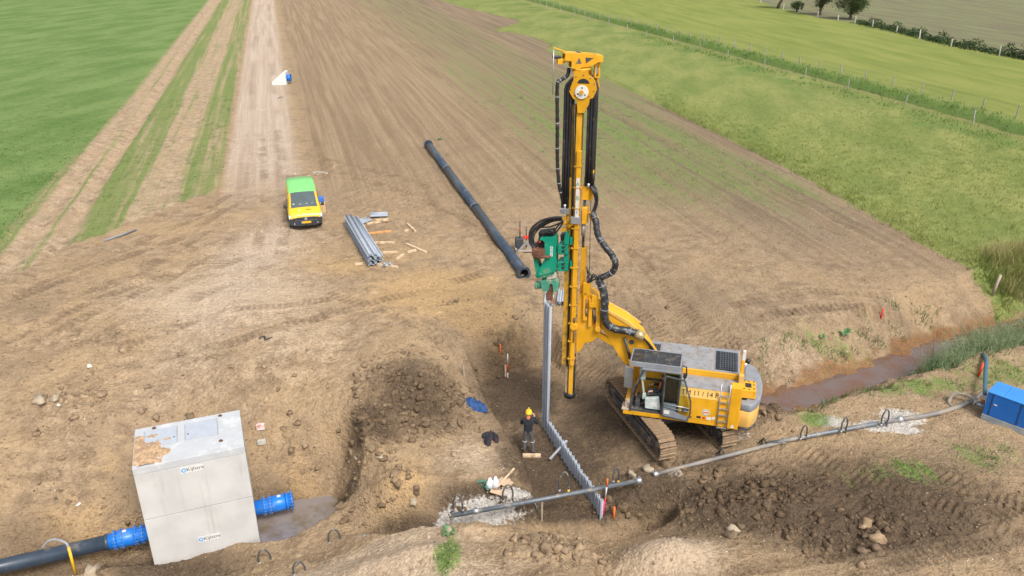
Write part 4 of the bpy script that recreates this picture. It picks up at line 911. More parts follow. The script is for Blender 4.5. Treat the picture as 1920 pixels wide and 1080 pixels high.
def smooth(pts,k=6):
    pts=[Vector(p) for p in pts]; out=[]
    P_=[pts[0]]+pts+[pts[-1]]
    for i in range(1,len(P_)-2):
        a,b2,c2,d=P_[i-1],P_[i],P_[i+1],P_[i+2]
        for j in range(k):
            t=j/k; out.append(.5*((2*b2)+(c2-a)*t+(2*a-5*b2+4*c2-d)*t*t+(3*b2-a-3*c2+d)*t**3))
    return out+[pts[-1]]
# corrugated cable hose hanging left of the mast
cp=smooth([u3(1067,128,.0),u3(1064,141,.1),u3(1052,150,.2),u3(1045,160,.25),u3(1045,230,.25),u3(1045,300,.25),u3(1048,345,.25),u3(1053,368,.2),u3(1058,390,.1)],14)
part(MB().tube(cp,[.062+.008*math.sin(i*2.1) for i in range(len(cp))],8),'cable_hose',BLK,mast)
tie=mat('pale_tie',(.26,.27,.29),.5)
for i in range(20,len(cp)-6,9): part(MB().tube([cp[i],cp[i]+(cp[i+1]-cp[i]).normalized()*.03],.075,8),'cable_tie',tie,mast)
# wrapped thick hose bundle swinging down to the upper carriage
WRAP=mat('black_wrap',(.028,.03,.034),.3,0,.3,10,bump=.6,dirt=(.25,.25,.26),amt=.2,bscale=22)
hp=smooth([u3(1110,398,.3),u3(1117,415,.4),u3(1121,440,.5),u3(1134,462,.55),u3(1147,478,.55),u3(1154,493,.55),u3(1150,508,.5),u3(1138,516,.45),u3(1124,521,.4)],8)
part(MB().tube(hp,[.11+.007*math.sin(i*1.7)+.005*math.sin(i*3.9) for i in range(len(hp))],12),'hose_bundle',WRAP)
hp2=smooth([u3(1122,524,.4),u3(1131,545,.45),u3(1134,568,.5),u3(1133,590,.5),u3(1139,608,.48),u3(1155,617,.45),u3(1175,620,.42),u3(1195,626,.38)],8)
part(MB().tube(hp2,[.14+.008*math.sin(i*1.3)+.006*math.sin(i*3.1) for i in range(len(hp2))],12),'hose_bundle',WRAP)
for q_,h2 in ((hp,.122),(hp2,.15)):
    for i in range(5,len(q_)-4,15): part(MB().tube([q_[i],q_[i]+(q_[i+1]-q_[i]).normalized()*.02],h2+.012,10),'cable_tie',tie)
rr=random.Random(3)
for k in range(7):
    oy=.36+.05*(k%3)-.04; sft=(k-3)*1.6
    part(MB().tube(smooth([u3(1193+sft*.5,626+sft,.36),u3(1207+sft,634+sft,oy),u3(1219+sft,648+sft,oy-.05),u3(1231+sft*.7,668+sft*.5,oy-.15),u3(1236+sft*.5,680,oy-.3)],5),.03,7),'hydraulic_hose',BLK)
part(MB().tube([u3(1192,624,.40),u3(1207,632,.40)],.17,14),'hose_clamp',mat('fitting_brass',(.45,.36,.2),.4,.5,.5,25))
for k in range(6):
    part(MB().tube(smooth([u3(1122+rr.uniform(-3,6),520+rr.uniform(-3,8),.4),u3(1116+rr.uniform(-4,4),516+rr.uniform(-3,8),.45),u3(1106+rr.uniform(-3,4),522+rr.uniform(-8,8),.42),u3(1100+rr.uniform(-2,4),500+k*6,.35)],5),.025,6),'hydraulic_hose',BLK)
for k in range(4):
    part(MB().tube(smooth([u3(1106+k*2,346,.2-.1*k),u3(1112+k*2,358,.3),u3(1117+k,378,.3),u3(1111+k,398,.3)],5),.04,7),'hydraulic_hose',BLK)
part(MB().box(*[sorted((up(1095,520,.3)[0],up(1108,520,.3)[0]))[i] for i in (0,1)],.2,.42,zz(545,1100),zz(522,1100)),'valve_block',YEL,bevel=.012)
# ---------------------------------------------------------------- vibrating hammer on the mast
HY=.20
def hz(x,y,yo=HY): return up(980+x/5.4,400+y/5.4,yo)
def hz3(x,y,yo=HY): a=hz(x,y,yo); return (a[0],yo,a[1])
hm=part(MB().prism([hz(*a) for a in((235,225),(330,210),(346,255),(346,500),(330,590),(240,625),(150,630),(140,600),(215,480),(235,460))],'y',HY-.30,HY+.24),'vibrating_hammer',GRN,bevel=.012)
part(MB().prism([hz(*a,HY+.26) for a in((200,248),(235,238),(235,300),(205,280))],'y',HY+.1,HY+.26).tube([(*hz(192,258,HY+.28)[:1],HY+.2,hz(192,258,HY+.28)[1]),(hz(192,258,HY+.28)[0],HY+.29,hz(192,258,HY+.28)[1])],.06,12),'lug',GRN,hm)
part(MB().tube([(hz(192,258)[0],HY+.285,hz(192,258)[1]),(hz(192,258)[0],HY+.30,hz(192,258)[1])],.035,10),'lug_pin',RED,hm)
part(MB().prism([hz(*a,HY+.27) for a in((100,440),(128,440),(165,560),(150,628),(130,620))],'y',HY-.2,HY+.22),'side_strut',GRN,hm,bevel=.01)
part(MB().prism([hz(*a,HY+.27) for a in((240,470),(330,440),(346,500),(330,590),(180,630),(150,628),(170,560))],'y',HY+.24,HY+.29),'lower_plate',GRN,hm,bevel=.008)
mb=part(MB().prism([hz(*a,HY+.3) for a in((92,340),(150,370),(225,365),(225,450),(130,468),(95,430))],'y',HY-.3,HY+.34),'motor',RUSTM,hm,bevel=.03)
part(MB().tube([hz3(130,450,HY+.35),hz3(280,437,HY+.35)],.05,10),'motor_shaft',RUSTM,hm)
for (x0,x1,y0,y1) in ((355,462,318,412),(350,462,490,580)):
    g=part(MB().prism([hz(*a,HY+.05) for a in((x0,y0+5),(x1,y0),(x1,y1),(x0,y1))],'y',-.28,HY+.12),'guide_bracket',GRN,hm,bevel=.01)
    for yy in (.3,.72):
        for xx in (.5,):
            a=hz(x0+(x1-x0)*xx,y0+(y1-y0)*yy,HY+.13); part(MB().tube([(a[0],HY+.12,a[1]),(a[0],HY+.126,a[1])],.055,12),'bracket_hole',GRIL,g)
    for yy in (.12,.5,.88):
        for xx in (.05,.72): a=hz(x0+(x1-x0)*xx,y0+(y1-y0)*yy,HY+.13); part(MB().tube([(a[0],HY+.12,a[1]),(a[0],HY+.145,a[1])],.022,6),'bolt',DGR,g)
part(MB().prism([hz(*a,.2) for a in((418,400),(470,395),(470,560),(418,560))],'y',-.3,.25),'slide_plate',GRN,hm,bevel=.01)
for y0,y1 in ((245,320),(485,555)): part(MB().prism([hz(*a,.32) for a in((480,y0),(508,y0),(505,y1),(478,y1))],'y',-.3,.33),'guide_shoe',GRN,hm,bevel=.012)
part(MB().prism([hz(*a,.2) for a in((440,175),(462,170),(480,250),(470,310),(425,305),(425,250))],'y',-.2,.3),'top_bracket',GRN,hm,bevel=.01)
part(MB().prism([hz(*a,.2) for a in((375,225),(430,215),(425,285),(380,285))],'y',-.15,.15),'damper_block',BLK,hm,bevel=.03)
nk=part(MB().prism([hz(*a,HY) for a in((255,600),(345,585),(350,640),(250,655))],'y',HY-.14,HY+.18),'hammer_neck',mat('muddy_neck',(.46,.42,.34),.8,0,.2,8),hm,bevel=.02)
cl=part(MB().prism([hz(*a,HY) for a in((190,665),(250,655),(350,650),(368,690),(365,770),(318,775),(310,700),(290,695),(265,770),(215,770),(195,720))],'y',HY-.2,HY+.2),'clamp_body',GRNP,hm,bevel=.02)
a=hz(140,725); b2=hz(200,725); part(MB().tube([(a[0],HY,a[1]),(b2[0],HY,b2[1])],.135,18).tube([(a[0]+.02,HY,a[1]),(a[0]-.05,HY,a[1])],.16,18),'clamp_cylinder',GRNP,cl)
part(MB().prism([hz(*a,HY) for a in((290,690),(310,700),(300,780),(300,870),(245,865),(240,800),(275,770))],'y',HY-.12,HY+.14),'clamp_jaw',RUSTM,cl,bevel=.015)
part(MB().prism([hz(*a,HY) for a in((285,870),(328,868),(325,905),(290,905))],'y',HY-.1,HY+.1),'clamp_tip',mat('rust_light',(.33,.18,.11),.8,0,.3,9),cl,bevel=.01)
bx0,bz0=hz(303,438,HY+.25); bx1,bz1=hz(277,336,HY+.25)
hbd=part(MB().box(min(bx0,bx1),max(bx0,bx1),HY+.24,HY+.248,bz0,bz1),'name_board',WHT,hm,bevel=.003)
for c3,y in (('A',356),('B',388),('I',420)):
    a=hz(290,y,HY+.25); text(c3,.15,mat('print_green',(.0,.28,.14),.5),'lettering',hbd,frame((a[0],HY+.249,a[1]),(-1,0,0),(0,0,1)),.001)
HOSES=[[(400,40),(300,45),(180,80),(95,150),(70,220),(75,300),(110,350)],[(400,55),(300,60),(200,100),(120,160),(90,230),(95,310),(130,350)],[(400,65),(310,75),(220,115),(145,170),(108,240),(115,320),(150,360)],[(405,75),(380,100),(340,150),(320,190)],[(410,80),(392,120),(360,165),(330,200)],[(395,90),(300,130),(240,140),(180,140)]]
for k,l in enumerate(HOSES): part(MB().tube(smooth([hz3(*a,HY+.3-.1*(k%3)) for a in l],6),.042 if k<3 else .03,8),'hammer_hose',BLK,hm)
for k in range(9):
    l=[(rr.uniform(160,230),rr.uniform(190,330)) for _ in range(2)]+[(rr.uniform(200,320),rr.uniform(170,210))]
    part(MB().tube(smooth([hz3(*a,rr.uniform(HY-.2,HY+.28)) for a in [(170,300),*l,(320,205)]],5),.035,7),'hammer_hose',BLK,hm)
part(MB().prism([hz(*a,.25) for a in((160,190),(205,185),(310,170),(318,210),(235,240),(215,340),(180,330))],'y',HY-.25,HY+.1),'hose_manifold',GRIL,hm,bevel=.02)
part(MB().tube([hz3(395,70,.2),hz3(430,40,.2)],.05,8).tube([hz3(410,110,.2),hz3(440,90,.2)],.05,8).prism([hz(*a,.36) for a in((455,125),(510,85),(520,115),(470,150))],'y',.2,.36).prism([hz(*a,.3) for a in((380,175),(440,150),(445,190),(390,190))],'y',.0,.25),'pull_bracket',YEL,hm,bevel=.01)
# ---------------------------------------------------------------- people
SKIN=mat('skin',(.62,.36,.26),.55); BLKC=mat('black_sweater',(.012,.016,.022),.85,0,.3,12,bump=.3); GRYC=mat('grey_work_trousers',(.085,.085,.09),.85,0,.2,10,bump=.3); BOOT=mat('work_boot',(.10,.08,.065),.8); HAIRM=mat('dark_hair',(.03,.022,.017),.8); REFL=mat('reflective_band',(.55,.55,.55),.5)
HELM=mat('helmet_yellow',(.82,.50,.02),.32,0,.06,4); ORC=mat('orange_collar',(.65,.15,.06),.7)
def figure(name,J,B,matl,label,loc,rz,parent_part=None):
    """one continuous body grown over a skeleton. J joint -> (co,radius); B bones (a,b,material index)"""
    names=list(J); idx={k:i for i,k in enumerate(names)}
    me=bpy.data.meshes.new(name); me.from_pydata([J[k][0] for k in names],[(idx[a],idx[b]) for a,b,_ in B],[])
    o=bpy.data.objects.new(name,me); COL.objects.link(o)
    sk=o.modifiers.new('skin','SKIN'); sk.use_smooth_shade=True; sb_=o.modifiers.new('sub','SUBSURF'); sb_.levels=2; sb_.render_levels=2
    for i,k in enumerate(names): v=me.skin_vertices[0].data[i]; v.radius=(J[k][1],J[k][1]*J[k][2] if len(J[k])>2 else J[k][1]); v.use_root=(k=='pelvis')
    dg=bpy.context.evaluated_depsgraph_get(); dg.update(); m2=bpy.data.meshes.new_from_object(o.evaluated_get(dg)); m2.name=name
    bpy.data.objects.remove(o); bpy.data.meshes.remove(me)
    m2.materials.clear()
    for x in matl: m2.materials.append(x)
    co=np.array([tuple(p.center) for p in m2.polygons]); best=np.full(len(co),1e9); mi=np.zeros(len(co),int)
    for a,b2,k in B:
        A=np.array(J[a][0]); D=np.array(J[b2][0])-A; t=np.clip(((co-A)@D)/max(1e-9,D@D),0,1); d=np.linalg.norm(co-A-t[:,None]*D,axis=1)-.5*(J[a][1]*(1-t)+J[b2][1]*t)
        w_=d<best; best=np.where(w_,d,best); mi=np.where(w_,k,mi)
    m2.polygons.foreach_set('material_index',mi.astype(np.int32)); m2.polygons.foreach_set('use_smooth',np.ones(len(co),bool))
    q_=bpy.data.objects.new(name,m2); link(q_); q_.location=loc; q_.rotation_euler=(0,0,rz)
    tag(q_,label,'person'); return q_
def hand(J,B,nm,wrist,pts,side,curl):
    """palm and five fingers"""
    w_=Vector(wrist); d=Vector(pts).normalized(); s=Vector(side).normalized(); c2=Vector(curl).normalized()
    J[nm+'palm']=(tuple(w_+d*.075),.034); B.append((nm+'wrist',nm+'palm',3))
    for i,l in enumerate((.06,.072,.066,.05)):
        o=(i-1.5)*.021; a=w_+d*.105+s*o; b2=a+d*l*.55+c2*.018; c3=b2+d*l*.25+c2*.035
        J[f'{nm}f{i}a']=(tuple(a),.0105); J[f'{nm}f{i}b']=(tuple(b2),.0095); J[f'{nm}f{i}c']=(tuple(c3),.0085)
        B+= [(nm+'palm',f'{nm}f{i}a',3),(f'{nm}f{i}a',f'{nm}f{i}b',3),(f'{nm}f{i}b',f'{nm}f{i}c',3)]
    a=w_+d*.045+s*.04; b2=a+d*.035+s*.02+c2*.02
    J[nm+'ta']=(tuple(a),.012); J[nm+'tb']=(tuple(b2),.010); B+=[(nm+'palm',nm+'ta',3),(nm+'ta',nm+'tb',3)]
J={'pelvis':((0,0,.98),.155,.8),'spine':((0,.0,1.16),.15,.8),'chest':((0,.01,1.36),.175,.72),'neck':((0,.03,1.52),.062),'skull':((.005,.055,1.62),.086,1.1),'crown':((.01,.06,1.72),.075),
 'Lsh':((-.185,.02,1.43),.078),'Lel':((-.265,.14,1.17),.055),'Lwrist':((-.09,.33,1.22),.036),'Rsh':((.185,.02,1.43),.078),'Rel':((.335,.13,1.21),.056),'Rwrist':((.2,.19,1.47),.036),
 'Lhip':((-.095,0,.9),.105),'Lkn':((-.12,.03,.5),.075),'Lan':((-.14,-.01,.11),.056),'Lto':((-.16,.15,.05),.046),'Rhip':((.095,0,.9),.105),'Rkn':((.15,.03,.5),.075),'Ran':((.19,-.06,.11),.056),'Rto':((.25,.08,.05),.046)}
B=[('pelvis','spine',1),('spine','chest',1),('chest','neck',1),('neck','skull',3),('skull','crown',4),('chest','Lsh',1),('Lsh','Lel',1),('Lel','Lwrist',1),('chest','Rsh',1),('Rsh','Rel',1),('Rel','Rwrist',1),
 ('pelvis','Lhip',0),('Lhip','Lkn',0),('Lkn','Lan',0),('Lan','Lto',2),('pelvis','Rhip',0),('Rhip','Rkn',0),('Rkn','Ran',0),('Ran','Rto',2)]
hand(J,B,'R',J['Rwrist'][0],(-.25,-.15,1),(0,1,0),(-1,0,0)); hand(J,B,'L',J['Lwrist'][0],(1,.2,.2),(0,0,1),(0,-1,0))
pf=G(990,849)
man=figure('person',J,B,[GRYC,BLKC,BOOT,SKIN,HAIRM],'person in black sweater, grey trousers and yellow helmet holding a phone to the ear',(pf.x,pf.y,pf.z-.01),R(-6))
hm_=MB(); pr=[(.0,.155),(.055,.15),(.10,.12),(.125,.075),(.13,.03),(.13,.0)]
vs=[];fs=[]
for r_,z_ in pr:
    for k in range(18): a=2*math.pi*k/18; vs.append((math.cos(a)*r_*.92,math.sin(a)*r_*1.12,z_))
for i in range(len(pr)-1): fs+=[(i*18+k,i*18+(k+1)%18,(i+1)*18+(k+1)%18,(i+1)*18+k) for k in range(18)]
hm_.add(vs,fs,0,True); hm_.prism([(math.cos(R(a))*.13,math.sin(R(a))*.16+.06) for a in range(0,181,15)],'z',-.004,.006); hm_.box(-.018,.018,-.13,.13,.13,.162)
hel=hm_.build('helmet',HELM,man,(.008,.058,1.675)); hel.rotation_euler=(R(-6),0,0)
MB().tube([(-.0,.02,1.47),(0,.025,1.51),(0,.03,1.545)],[.085,.08,.07],14).build('collar',ORC,man)
for x,y,z,r_ in ((-.122,.03,.50,.082),(.151,.03,.50,.082)): MB().tube([(x,y,z-.012),(x,y,z+.014)],r_,14).build('knee_band',REFL,man)
for x in (-.032,.038): MB().tube([(x,.135,1.655),(x,.143,1.655)],.012,8).build('eye',INK,man)
MB().prism([(.13,1.64),(.165,1.6),(.13,1.595)],'x',-.006,.02).build('nose',SKIN,man)
MB().box(-.022,.034,.13,.138,1.555,1.563).build('mouth',mat('lips',(.40,.15,.13),.6),man)
for x in (-.088,.098): MB().tube([(x-.008,.05,1.62),(x+.008,.05,1.62)],.03,10).build('ear',SKIN,man)
ph=Vector((.125,.175,1.63)); c=math.cos(R(-6)); s=math.sin(R(-6))
MB().box(-.006,.006,-.035,.035,-.075,.075).build('mobile_phone',INK,None,(pf.x+ph.x*c-ph.y*s,pf.y+ph.x*s+ph.y*c,pf.z+ph.z),R(-6),bevel=.004,label='dark phone held to the ear of the standing person',cat='phone')
# operator in the cab
cz=1.19; J={'pelvis':((.1,0,.56),.15),'spine':((.06,0,.76),.14),'chest':((.04,0,.96),.165),'neck':((.06,0,1.12),.06),'skull':((.09,0,1.22),.086),'crown':((.10,0,1.32),.07),
 'Lsh':((.05,.19,1.02),.075),'Lel':((.18,.26,.78),.055),'Lwrist':((.42,.24,.74),.036),'Rsh':((.05,-.19,1.02),.075),'Rel':((.18,-.26,.78),.055),'Rwrist':((.42,-.24,.74),.036),
 'Lhip':((.14,.1,.56),.1),'Lkn':((.55,.13,.6),.075),'Lan':((.68,.13,.18),.055),'Lto':((.82,.13,.1),.045),'Rhip':((.14,-.1,.56),.1),'Rkn':((.55,-.13,.6),.075),'Ran':((.68,-.13,.18),.055),'Rto':((.82,-.13,.1),.045)}
B=[('pelvis','spine',1),('spine','chest',1),('chest','neck',1),('neck','skull',3),('skull','crown',4),('chest','Lsh',1),('Lsh','Lel',1),('Lel','Lwrist',1),('chest','Rsh',1),('Rsh','Rel',1),('Rel','Rwrist',1),
 ('pelvis','Lhip',0),('Lhip','Lkn',0),('Lkn','Lan',0),('Lan','Lto',2),('pelvis','Rhip',0),('Rhip','Rkn',0),('Rkn','Ran',0),('Ran','Rto',2)]
hand(J,B,'L',J['Lwrist'][0],(1,0,-.1),(0,-1,0),(0,0,-1)); hand(J,B,'R',J['Rwrist'][0],(1,0,-.1),(0,1,0),(0,0,-1))
q_=RC+UF*.12+UL*1.0+Vector((0,0,cz))
op=figure('person',J,B,[GRYC,BLKC,BOOT,SKIN,HAIRM],'person in dark clothes seated at the controls inside the rig cab',q_,PHI)
MB().prism([(.12,.70),(.24,.70),(.22,1.0),(.14,1.05)],'y',.02,.12).build('orange_vest_panel',ORC,op)
MB().prism([(.165,1.24),(.2,1.2),(.165,1.19)],'y',-.015,.015).build('nose',SKIN,op)
for y in (-.09,.09): MB().tube([(.08,y-.008,1.22),(.08,y+.008,1.22)],.03,10).build('ear',SKIN,op)
for y in (-.035,.035): MB().tube([(.17,y,1.25),(.178,y,1.25)],.012,8).build('eye',INK,op)
# ---------------------------------------------------------------- van
VY=mat('van_yellow',(.80,.46,.025),.28,0,.03,2); VG=mat('van_green',(.20,.58,.17),.45,0,.04,2); VB=mat('van_black_plastic',(.035,.038,.045),.5,0,.1,5); LAMP=mat('headlamp',(.62,.64,.66),.12,.3,.1,9); PLT=mat('plate_yellow',(.85,.42,.02),.4)
va=R(-73); vp=P(575,424,.0); vz=zat(-11.9,43.2)
van=empty('delivery_van',(-11.85,43.35,vz+.0),va,'yellow delivery van with bright green roof and black bumper','van')
ST=[ # x, bottom z, belt z, top z, half width low, belt, top
(-2.2,.42,1.0,1.66,.82,.83,.70),(-2.12,.30,1.0,1.78,.86,.87,.745),(-1.2,.25,1.0,1.83,.885,.885,.765),(-.2,.25,1.0,1.83,.89,.885,.76),(.68,.25,1.0,1.81,.89,.885,.745),(.85,.25,1.0,1.76,.89,.885,.73),
(1.24,.25,1.0,1.43,.89,.885,.76),(1.6,.25,.98,1.11,.89,.88,.80),(1.72,.27,.95,1.07,.89,.875,.80),(1.93,.3,.89,.97,.885,.86,.78),(2.07,.3,.80,.86,.86,.82,.73),(2.15,.3,.66,.72,.82,.77,.67)]
def sect(s,o=0.):
    x,zb,zk,zt,wl_,wb,wt=s
    half=[(0,zt+.02),(wt*.55,zt+.012),(wt*.9,zt-.012),(wt,zt-.06 if zt-zk>.15 else zt-.02),(wb,zk),(wl_,zk*.6+zb*.4),(wl_*.98,zb)]
    return [(x,y+o*(1 if y>0 else 0),z+o) for y,z in half]+[(x,-y-o*(1 if y>0 else 0),z+o) for y,z in half[1:]]
m=MB(); ss=[sect(s) for s in ST]
for i in range(len(ST)-1):
    A_,B_=ss[i],ss[i+1]
    for sgn in (0,1):
        ix=list(range(7)) if sgn==0 else [0]+list(range(7,13))
        for k in range(6):
            xm=(ST[i][0]+ST[i+1][0])/2; mi=1 if (xm<.85 and k<3) else (2 if xm>1.7 and k>=4 else 0)
            m.add([A_[ix[k]],B_[ix[k]],B_[ix[k+1]],A_[ix[k+1]]],[(0,1,2,3)],mi,True)
for e in (0,-1):
    s_2=ss[e]; m.add(s_2,[tuple([0,1,2,3,4,5,6]+list(range(12,6,-1)))],2 if e else 0)
body=m.build('body',[VY,VG,VB],van)
gl=MB(); A_=sect(ST[5],.008); Bq=sect(ST[7],.008); Cq=sect(ST[6],.008)
for a_,b2 in ((A_,Cq),(Cq,Bq)):
    for k,l in ((8,7),(7,0),(0,1),(1,2)):
        sh=lambda p,f: (p[0]+f,p[1]*.97,p[2])
        f0=0; f1=0
        gl.add([sh(a_[k],f0),sh(b2[k],f1),sh(b2[l],f1),sh(a_[l],f0)],[(0,1,2,3)],0,True)
gl.build('windscreen',GLS,van)
for k,(x,y,z) in enumerate(((1.3,-.55,1.16),(1.32,-.2,1.13),(1.31,.15,1.14),(1.28,.45,1.15))): MB().box(x+.12,x+.14,y-.04,y+.05,z+.06,z+.15).build('dashboard_paper',WHT,van)
for sg_ in (-1,1):
    MB().add([(.88,sg_*.755,1.62),(.0,sg_*.785,1.68),(.0,sg_*.892,1.06),(1.36,sg_*.892,1.06)],[(0,1,2,3)]).build('side_window',GLS,van)
    MB().prism([(1.72,.74),(2.12,.66),(2.08,.82),(1.66,.94)],'y',sg_*.62,sg_*.885).build('headlight',LAMP,van,bevel=.02)
    MB().box(1.2,1.34,*sorted((sg_*.93,sg_*1.09)),1.04,1.24).box(1.22,1.28,*sorted((sg_*.86,sg_*.95)),1.06,1.12).build('mirror',VB,van,bevel=.03)
    MB().tube([(2.13,sg_*.58,.40),(2.2,sg_*.58,.40)],.06,12).build('fog_lamp',LAMP,van)
    MB().box(-.25,-.24,*sorted((sg_*.885,sg_*.896)),.4,1.6).build('door_gap',VB,van)
    MB().box(-1.7,.9,*sorted((sg_*.888,sg_*.9)),.5,.62).build('side_moulding',VB,van)
    MB().add([(1.9,sg_*.885,.60),(1.35,sg_*.9,.95),(1.0,sg_*.9,.95),(1.6,sg_*.9,.55)],[(0,1,2,3)]).build('green_flash',VG,van)
    for x in (-1.35,1.38):
        w_=empty('wheel'); w_.parent=van; w_.location=(x,sg_*.78,.31)
        MB().tube([(0,-.1,0),(0,-.08,0),(0,.08,0),(0,.1,0)],[.27,.31,.31,.27],24).build('tyre',BLK,w_)
        MB().tube([(0,-.105,0),(0,.105,0)],.2,16).build('rim',STL,w_)
MB().prism([(1.75,-.89),(2.02,-.86),(2.2,-.6),(2.26,0),(2.2,.6),(2.02,.86),(1.75,.89)],'z',.24,.60).build('bumper',VB,van,bevel=.04)
MB().prism([(2.08,-.56),(2.2,-.4),(2.225,0),(2.2,.4),(2.08,.56)],'z',.60,.70).build('front_grille',VB,van,bevel=.01)
MB().prism([(2.2,-.5),(2.262,0),(2.2,.5),(2.15,0)],'z',.27,.37).build('lower_grille',GRIL,van)
pt=MB().box(2.262,2.275,-.26,.26,.42,.53).build('number_plate',PLT,van); MB().box(2.2755,2.277,-.26,-.215,.42,.53).build('plate_strip',PRB,pt)
bd=MB().tube([(2.22,0,.66),(2.25,0,.66)],.075,20).build('badge',LAMP,van); MB().tube([(2.25,0,.66),(2.253,0,.66)],.06,20).build('badge_ring',mat('badge_grey',(.35,.36,.38),.3,.6),bd)
text('V',.07,LAMP,'badge_letter',bd,frame((2.2545,0,.685),(0,1,0),(0,0,1)),.001); text('W',.06,LAMP,'badge_letter',bd,frame((2.2545,0,.64),(0,1,0),(0,0,1)),.001)
MB().prism([(1.8,-.33),(1.87,-.33),(1.87,-.24),(1.8,-.24)],'z',1.02,1.062).build('bonnet_logo',mat('logo_pale',(.50,.72,.60),.5),van)
MB().box(1.8,1.85,.06,.34,1.02,1.066).build('bonnet_print',mat('print_olive',(.30,.22,.03),.5),van)
MB().box(1.3,1.34,-.72,.72,1.0,1.1).build('dashboard',VB,van)
# things beside the van
p=G(601,397); MB().box(-.22,.22,-.3,.3,0,.55).build('cardboard_box',mat('cardboard',(.52,.38,.22),.85,0,.1,5),None,p,va,bevel=.01,label='tan cardboard box standing beside the open van door',cat='box')
p2=p+Vector((-.05,.25,.55)); MB().box(-.2,.2,-.25,.25,0,.26).build('blue_crate',mat('crate_blue',(.04,.16,.60),.5),None,p2,va,bevel=.02,label='blue crate on top of the cardboard box beside the van',cat='crate')
# ---------------------------------------------------------------- dewatering header pipe and its hoses
HDR=mat('header_pipe',(.13,.15,.17),.45,.2,.15,2,dirt=(.38,.33,.27),amt=.3); HDR2=mat('header_pipe_dusty',(.20,.19,.18),.6,.1,.15,2,dirt=(.32,.27,.21),amt=.4)
HOSE=mat('grey_hose',(.07,.075,.08),.5,0,.25,6,dirt=(.3,.27,.22),amt=.3)
def header(a,b2,mt,label,rings,way=None):
    d=b2-a; r=empty('header_pipe',a,0,label,'pipe')
    MB().tube([q0-a for q0 in way] if way else [(0,0,0),d*.5-Vector((0,0,.03)),d],.075,14).build('pipe_body',mt,r)
    for t in rings: 
        c2=d*t; e=d.normalized(); MB().tube([c2-e*.09,c2-e*.08,c2+e*.08,c2+e*.09],[.075,.105,.105,.075],14).build('coupling',STL,r)
        MB().box(-.03,.03,-.03,.03,.09,.16).build('coupling_lever',STL,r,c2)
    return r
A1,A2=P(846,967,-1.8),P(1203,900,-1.62); header(A1,A2,HDR,'black header pipe spanning the pit over the pile row',(.125,.985))
W3=[G(1226+t*246,894-t*63,.1) for t in (0,.25,.5,.75,1)]; A3,A4=W3[0],W3[-1]; header(A3,A4,HDR2,'dusty header pipe running below the rig tracks',(.01,.98),W3)
W5=[G(1437+t*253,838-t*47,.13) for t in (0,.25,.5,.75,1)]; A5,A6=W5[0],W5[-1]; header(A5,A6,HDR,'black header pipe lying over the white sand patches',(.985,),W5)
pts=[A6]+[G(x,y,.09) for x,y in ((1730,784),(1770,775),(1805,763),(1825,752),(1838,745),(1848,741))]
MB().tube(smooth(pts,5),.085,12).build('suction_hose',HDR2,None,label='dusty grey hose curving from the header pipe to the blue pump',cat='hose')
YF=mat('yellow_lance',(.72,.42,.02),.5,0,.15,6,dirt=(.4,.28,.12),amt=.2)
def loop(px,py,w_px,h_px,base,label,lance=None,name='suction_hose',z=-1.6):
    if z is None: z=G(px,py).z+.15
    Z=(P(px,py,z)-Vector((0,0,CH))).length; k=Z/FP; a=P(px,py,z); w2=w_px*k; h2=h_px*k
    r=empty(name,a,0,label,'hose')
    pts=[Vector((0,0,-.02)),Vector((-.02,.0,h2*.55)),Vector((w2*.25,.02,h2)),Vector((w2*.7,.05,h2*.98)),Vector((w2,.08,h2*.5)),Vector((w2*1.0,.1,-.05))]
    if lance is None: pts+= [Vector((w2*1.4,.2,-.25))]
    MB().tube(smooth(pts,6),.028,8).build('hose',HOSE,r)
    MB().tube([(0,0,-.05),(0,0,.05)],.04,8).build('valve',STL,r)
    if lance: MB().tube([(w2,.1,-.02),(w2*.98,.1,-lance)],.035,8).build('lance',YF,r)
    return r
loop(868,957,-17,32,0,'black hose loop at the left end of the header pipe')
loop(944,940,17,33,0,'black hose loop over the white sand beside the sacks')
loop(1049,920,17,38,0,'black hose loop with yellow lance just left of the pile row',.42)
loop(1150,903,10,28,0,'black hose loop with yellow lance just right of the pile row',.34)
loop(1501,823,11,25,0,'black hose loop over the third header pipe, nearest the rig',z=None)
loop(1577,809,10,26,0,'black hose loop over the third header pipe, in the middle of three',z=None)
loop(1652,797,12,28,0,'black hose loop over the third header pipe, farthest from the rig',z=None)
for px,py,l in ((487,1056,'black hose loop half buried in front of the chamber'),(618,1018,'black hose loop on the white crust beside the puddle'),(552,1078,'black hose loop at the bottom edge in front of the chamber')):
    g=G(px,py); loop(px,py,18,26,0,l,z=g.z)
for px,py,l in ((1346,858,'left'),(1425,838,'right')):
    g=G(px,py); r=MB().beam((0,0,0),(.28,.0,.02),.05,.04).beam((0,0,0),(.1,.0,.36),.05,.04).beam((.28,0,.02),(.1,0,.36),.05,.04).beam((.1,0,.34),(.1,.22,0),.05,.04).build('pipe_support',TRKD,None,g,R(20),label=f'black triangular pipe support beside the dusty pipe, {l} one of two',cat='support')
# lance with hose lying over the black pipe
r=empty('filter_lance',P(140,1070,-3.0),0,'yellow lance with grey hose standing at the black pipe','lance')
MB().tube([(0,0,-.1),(-.05,.1,.85)],.045,8).build('lance',YF,r)
MB().tube(smooth([(-.05,.1,.85),(-.14,.14,.98),(-.5,.25,1.0),(-.8,.3,.86),(-1.0,.3,.62)],6),.035,8).build('hose',mat('pale_hose',(.30,.32,.35),.5),r)
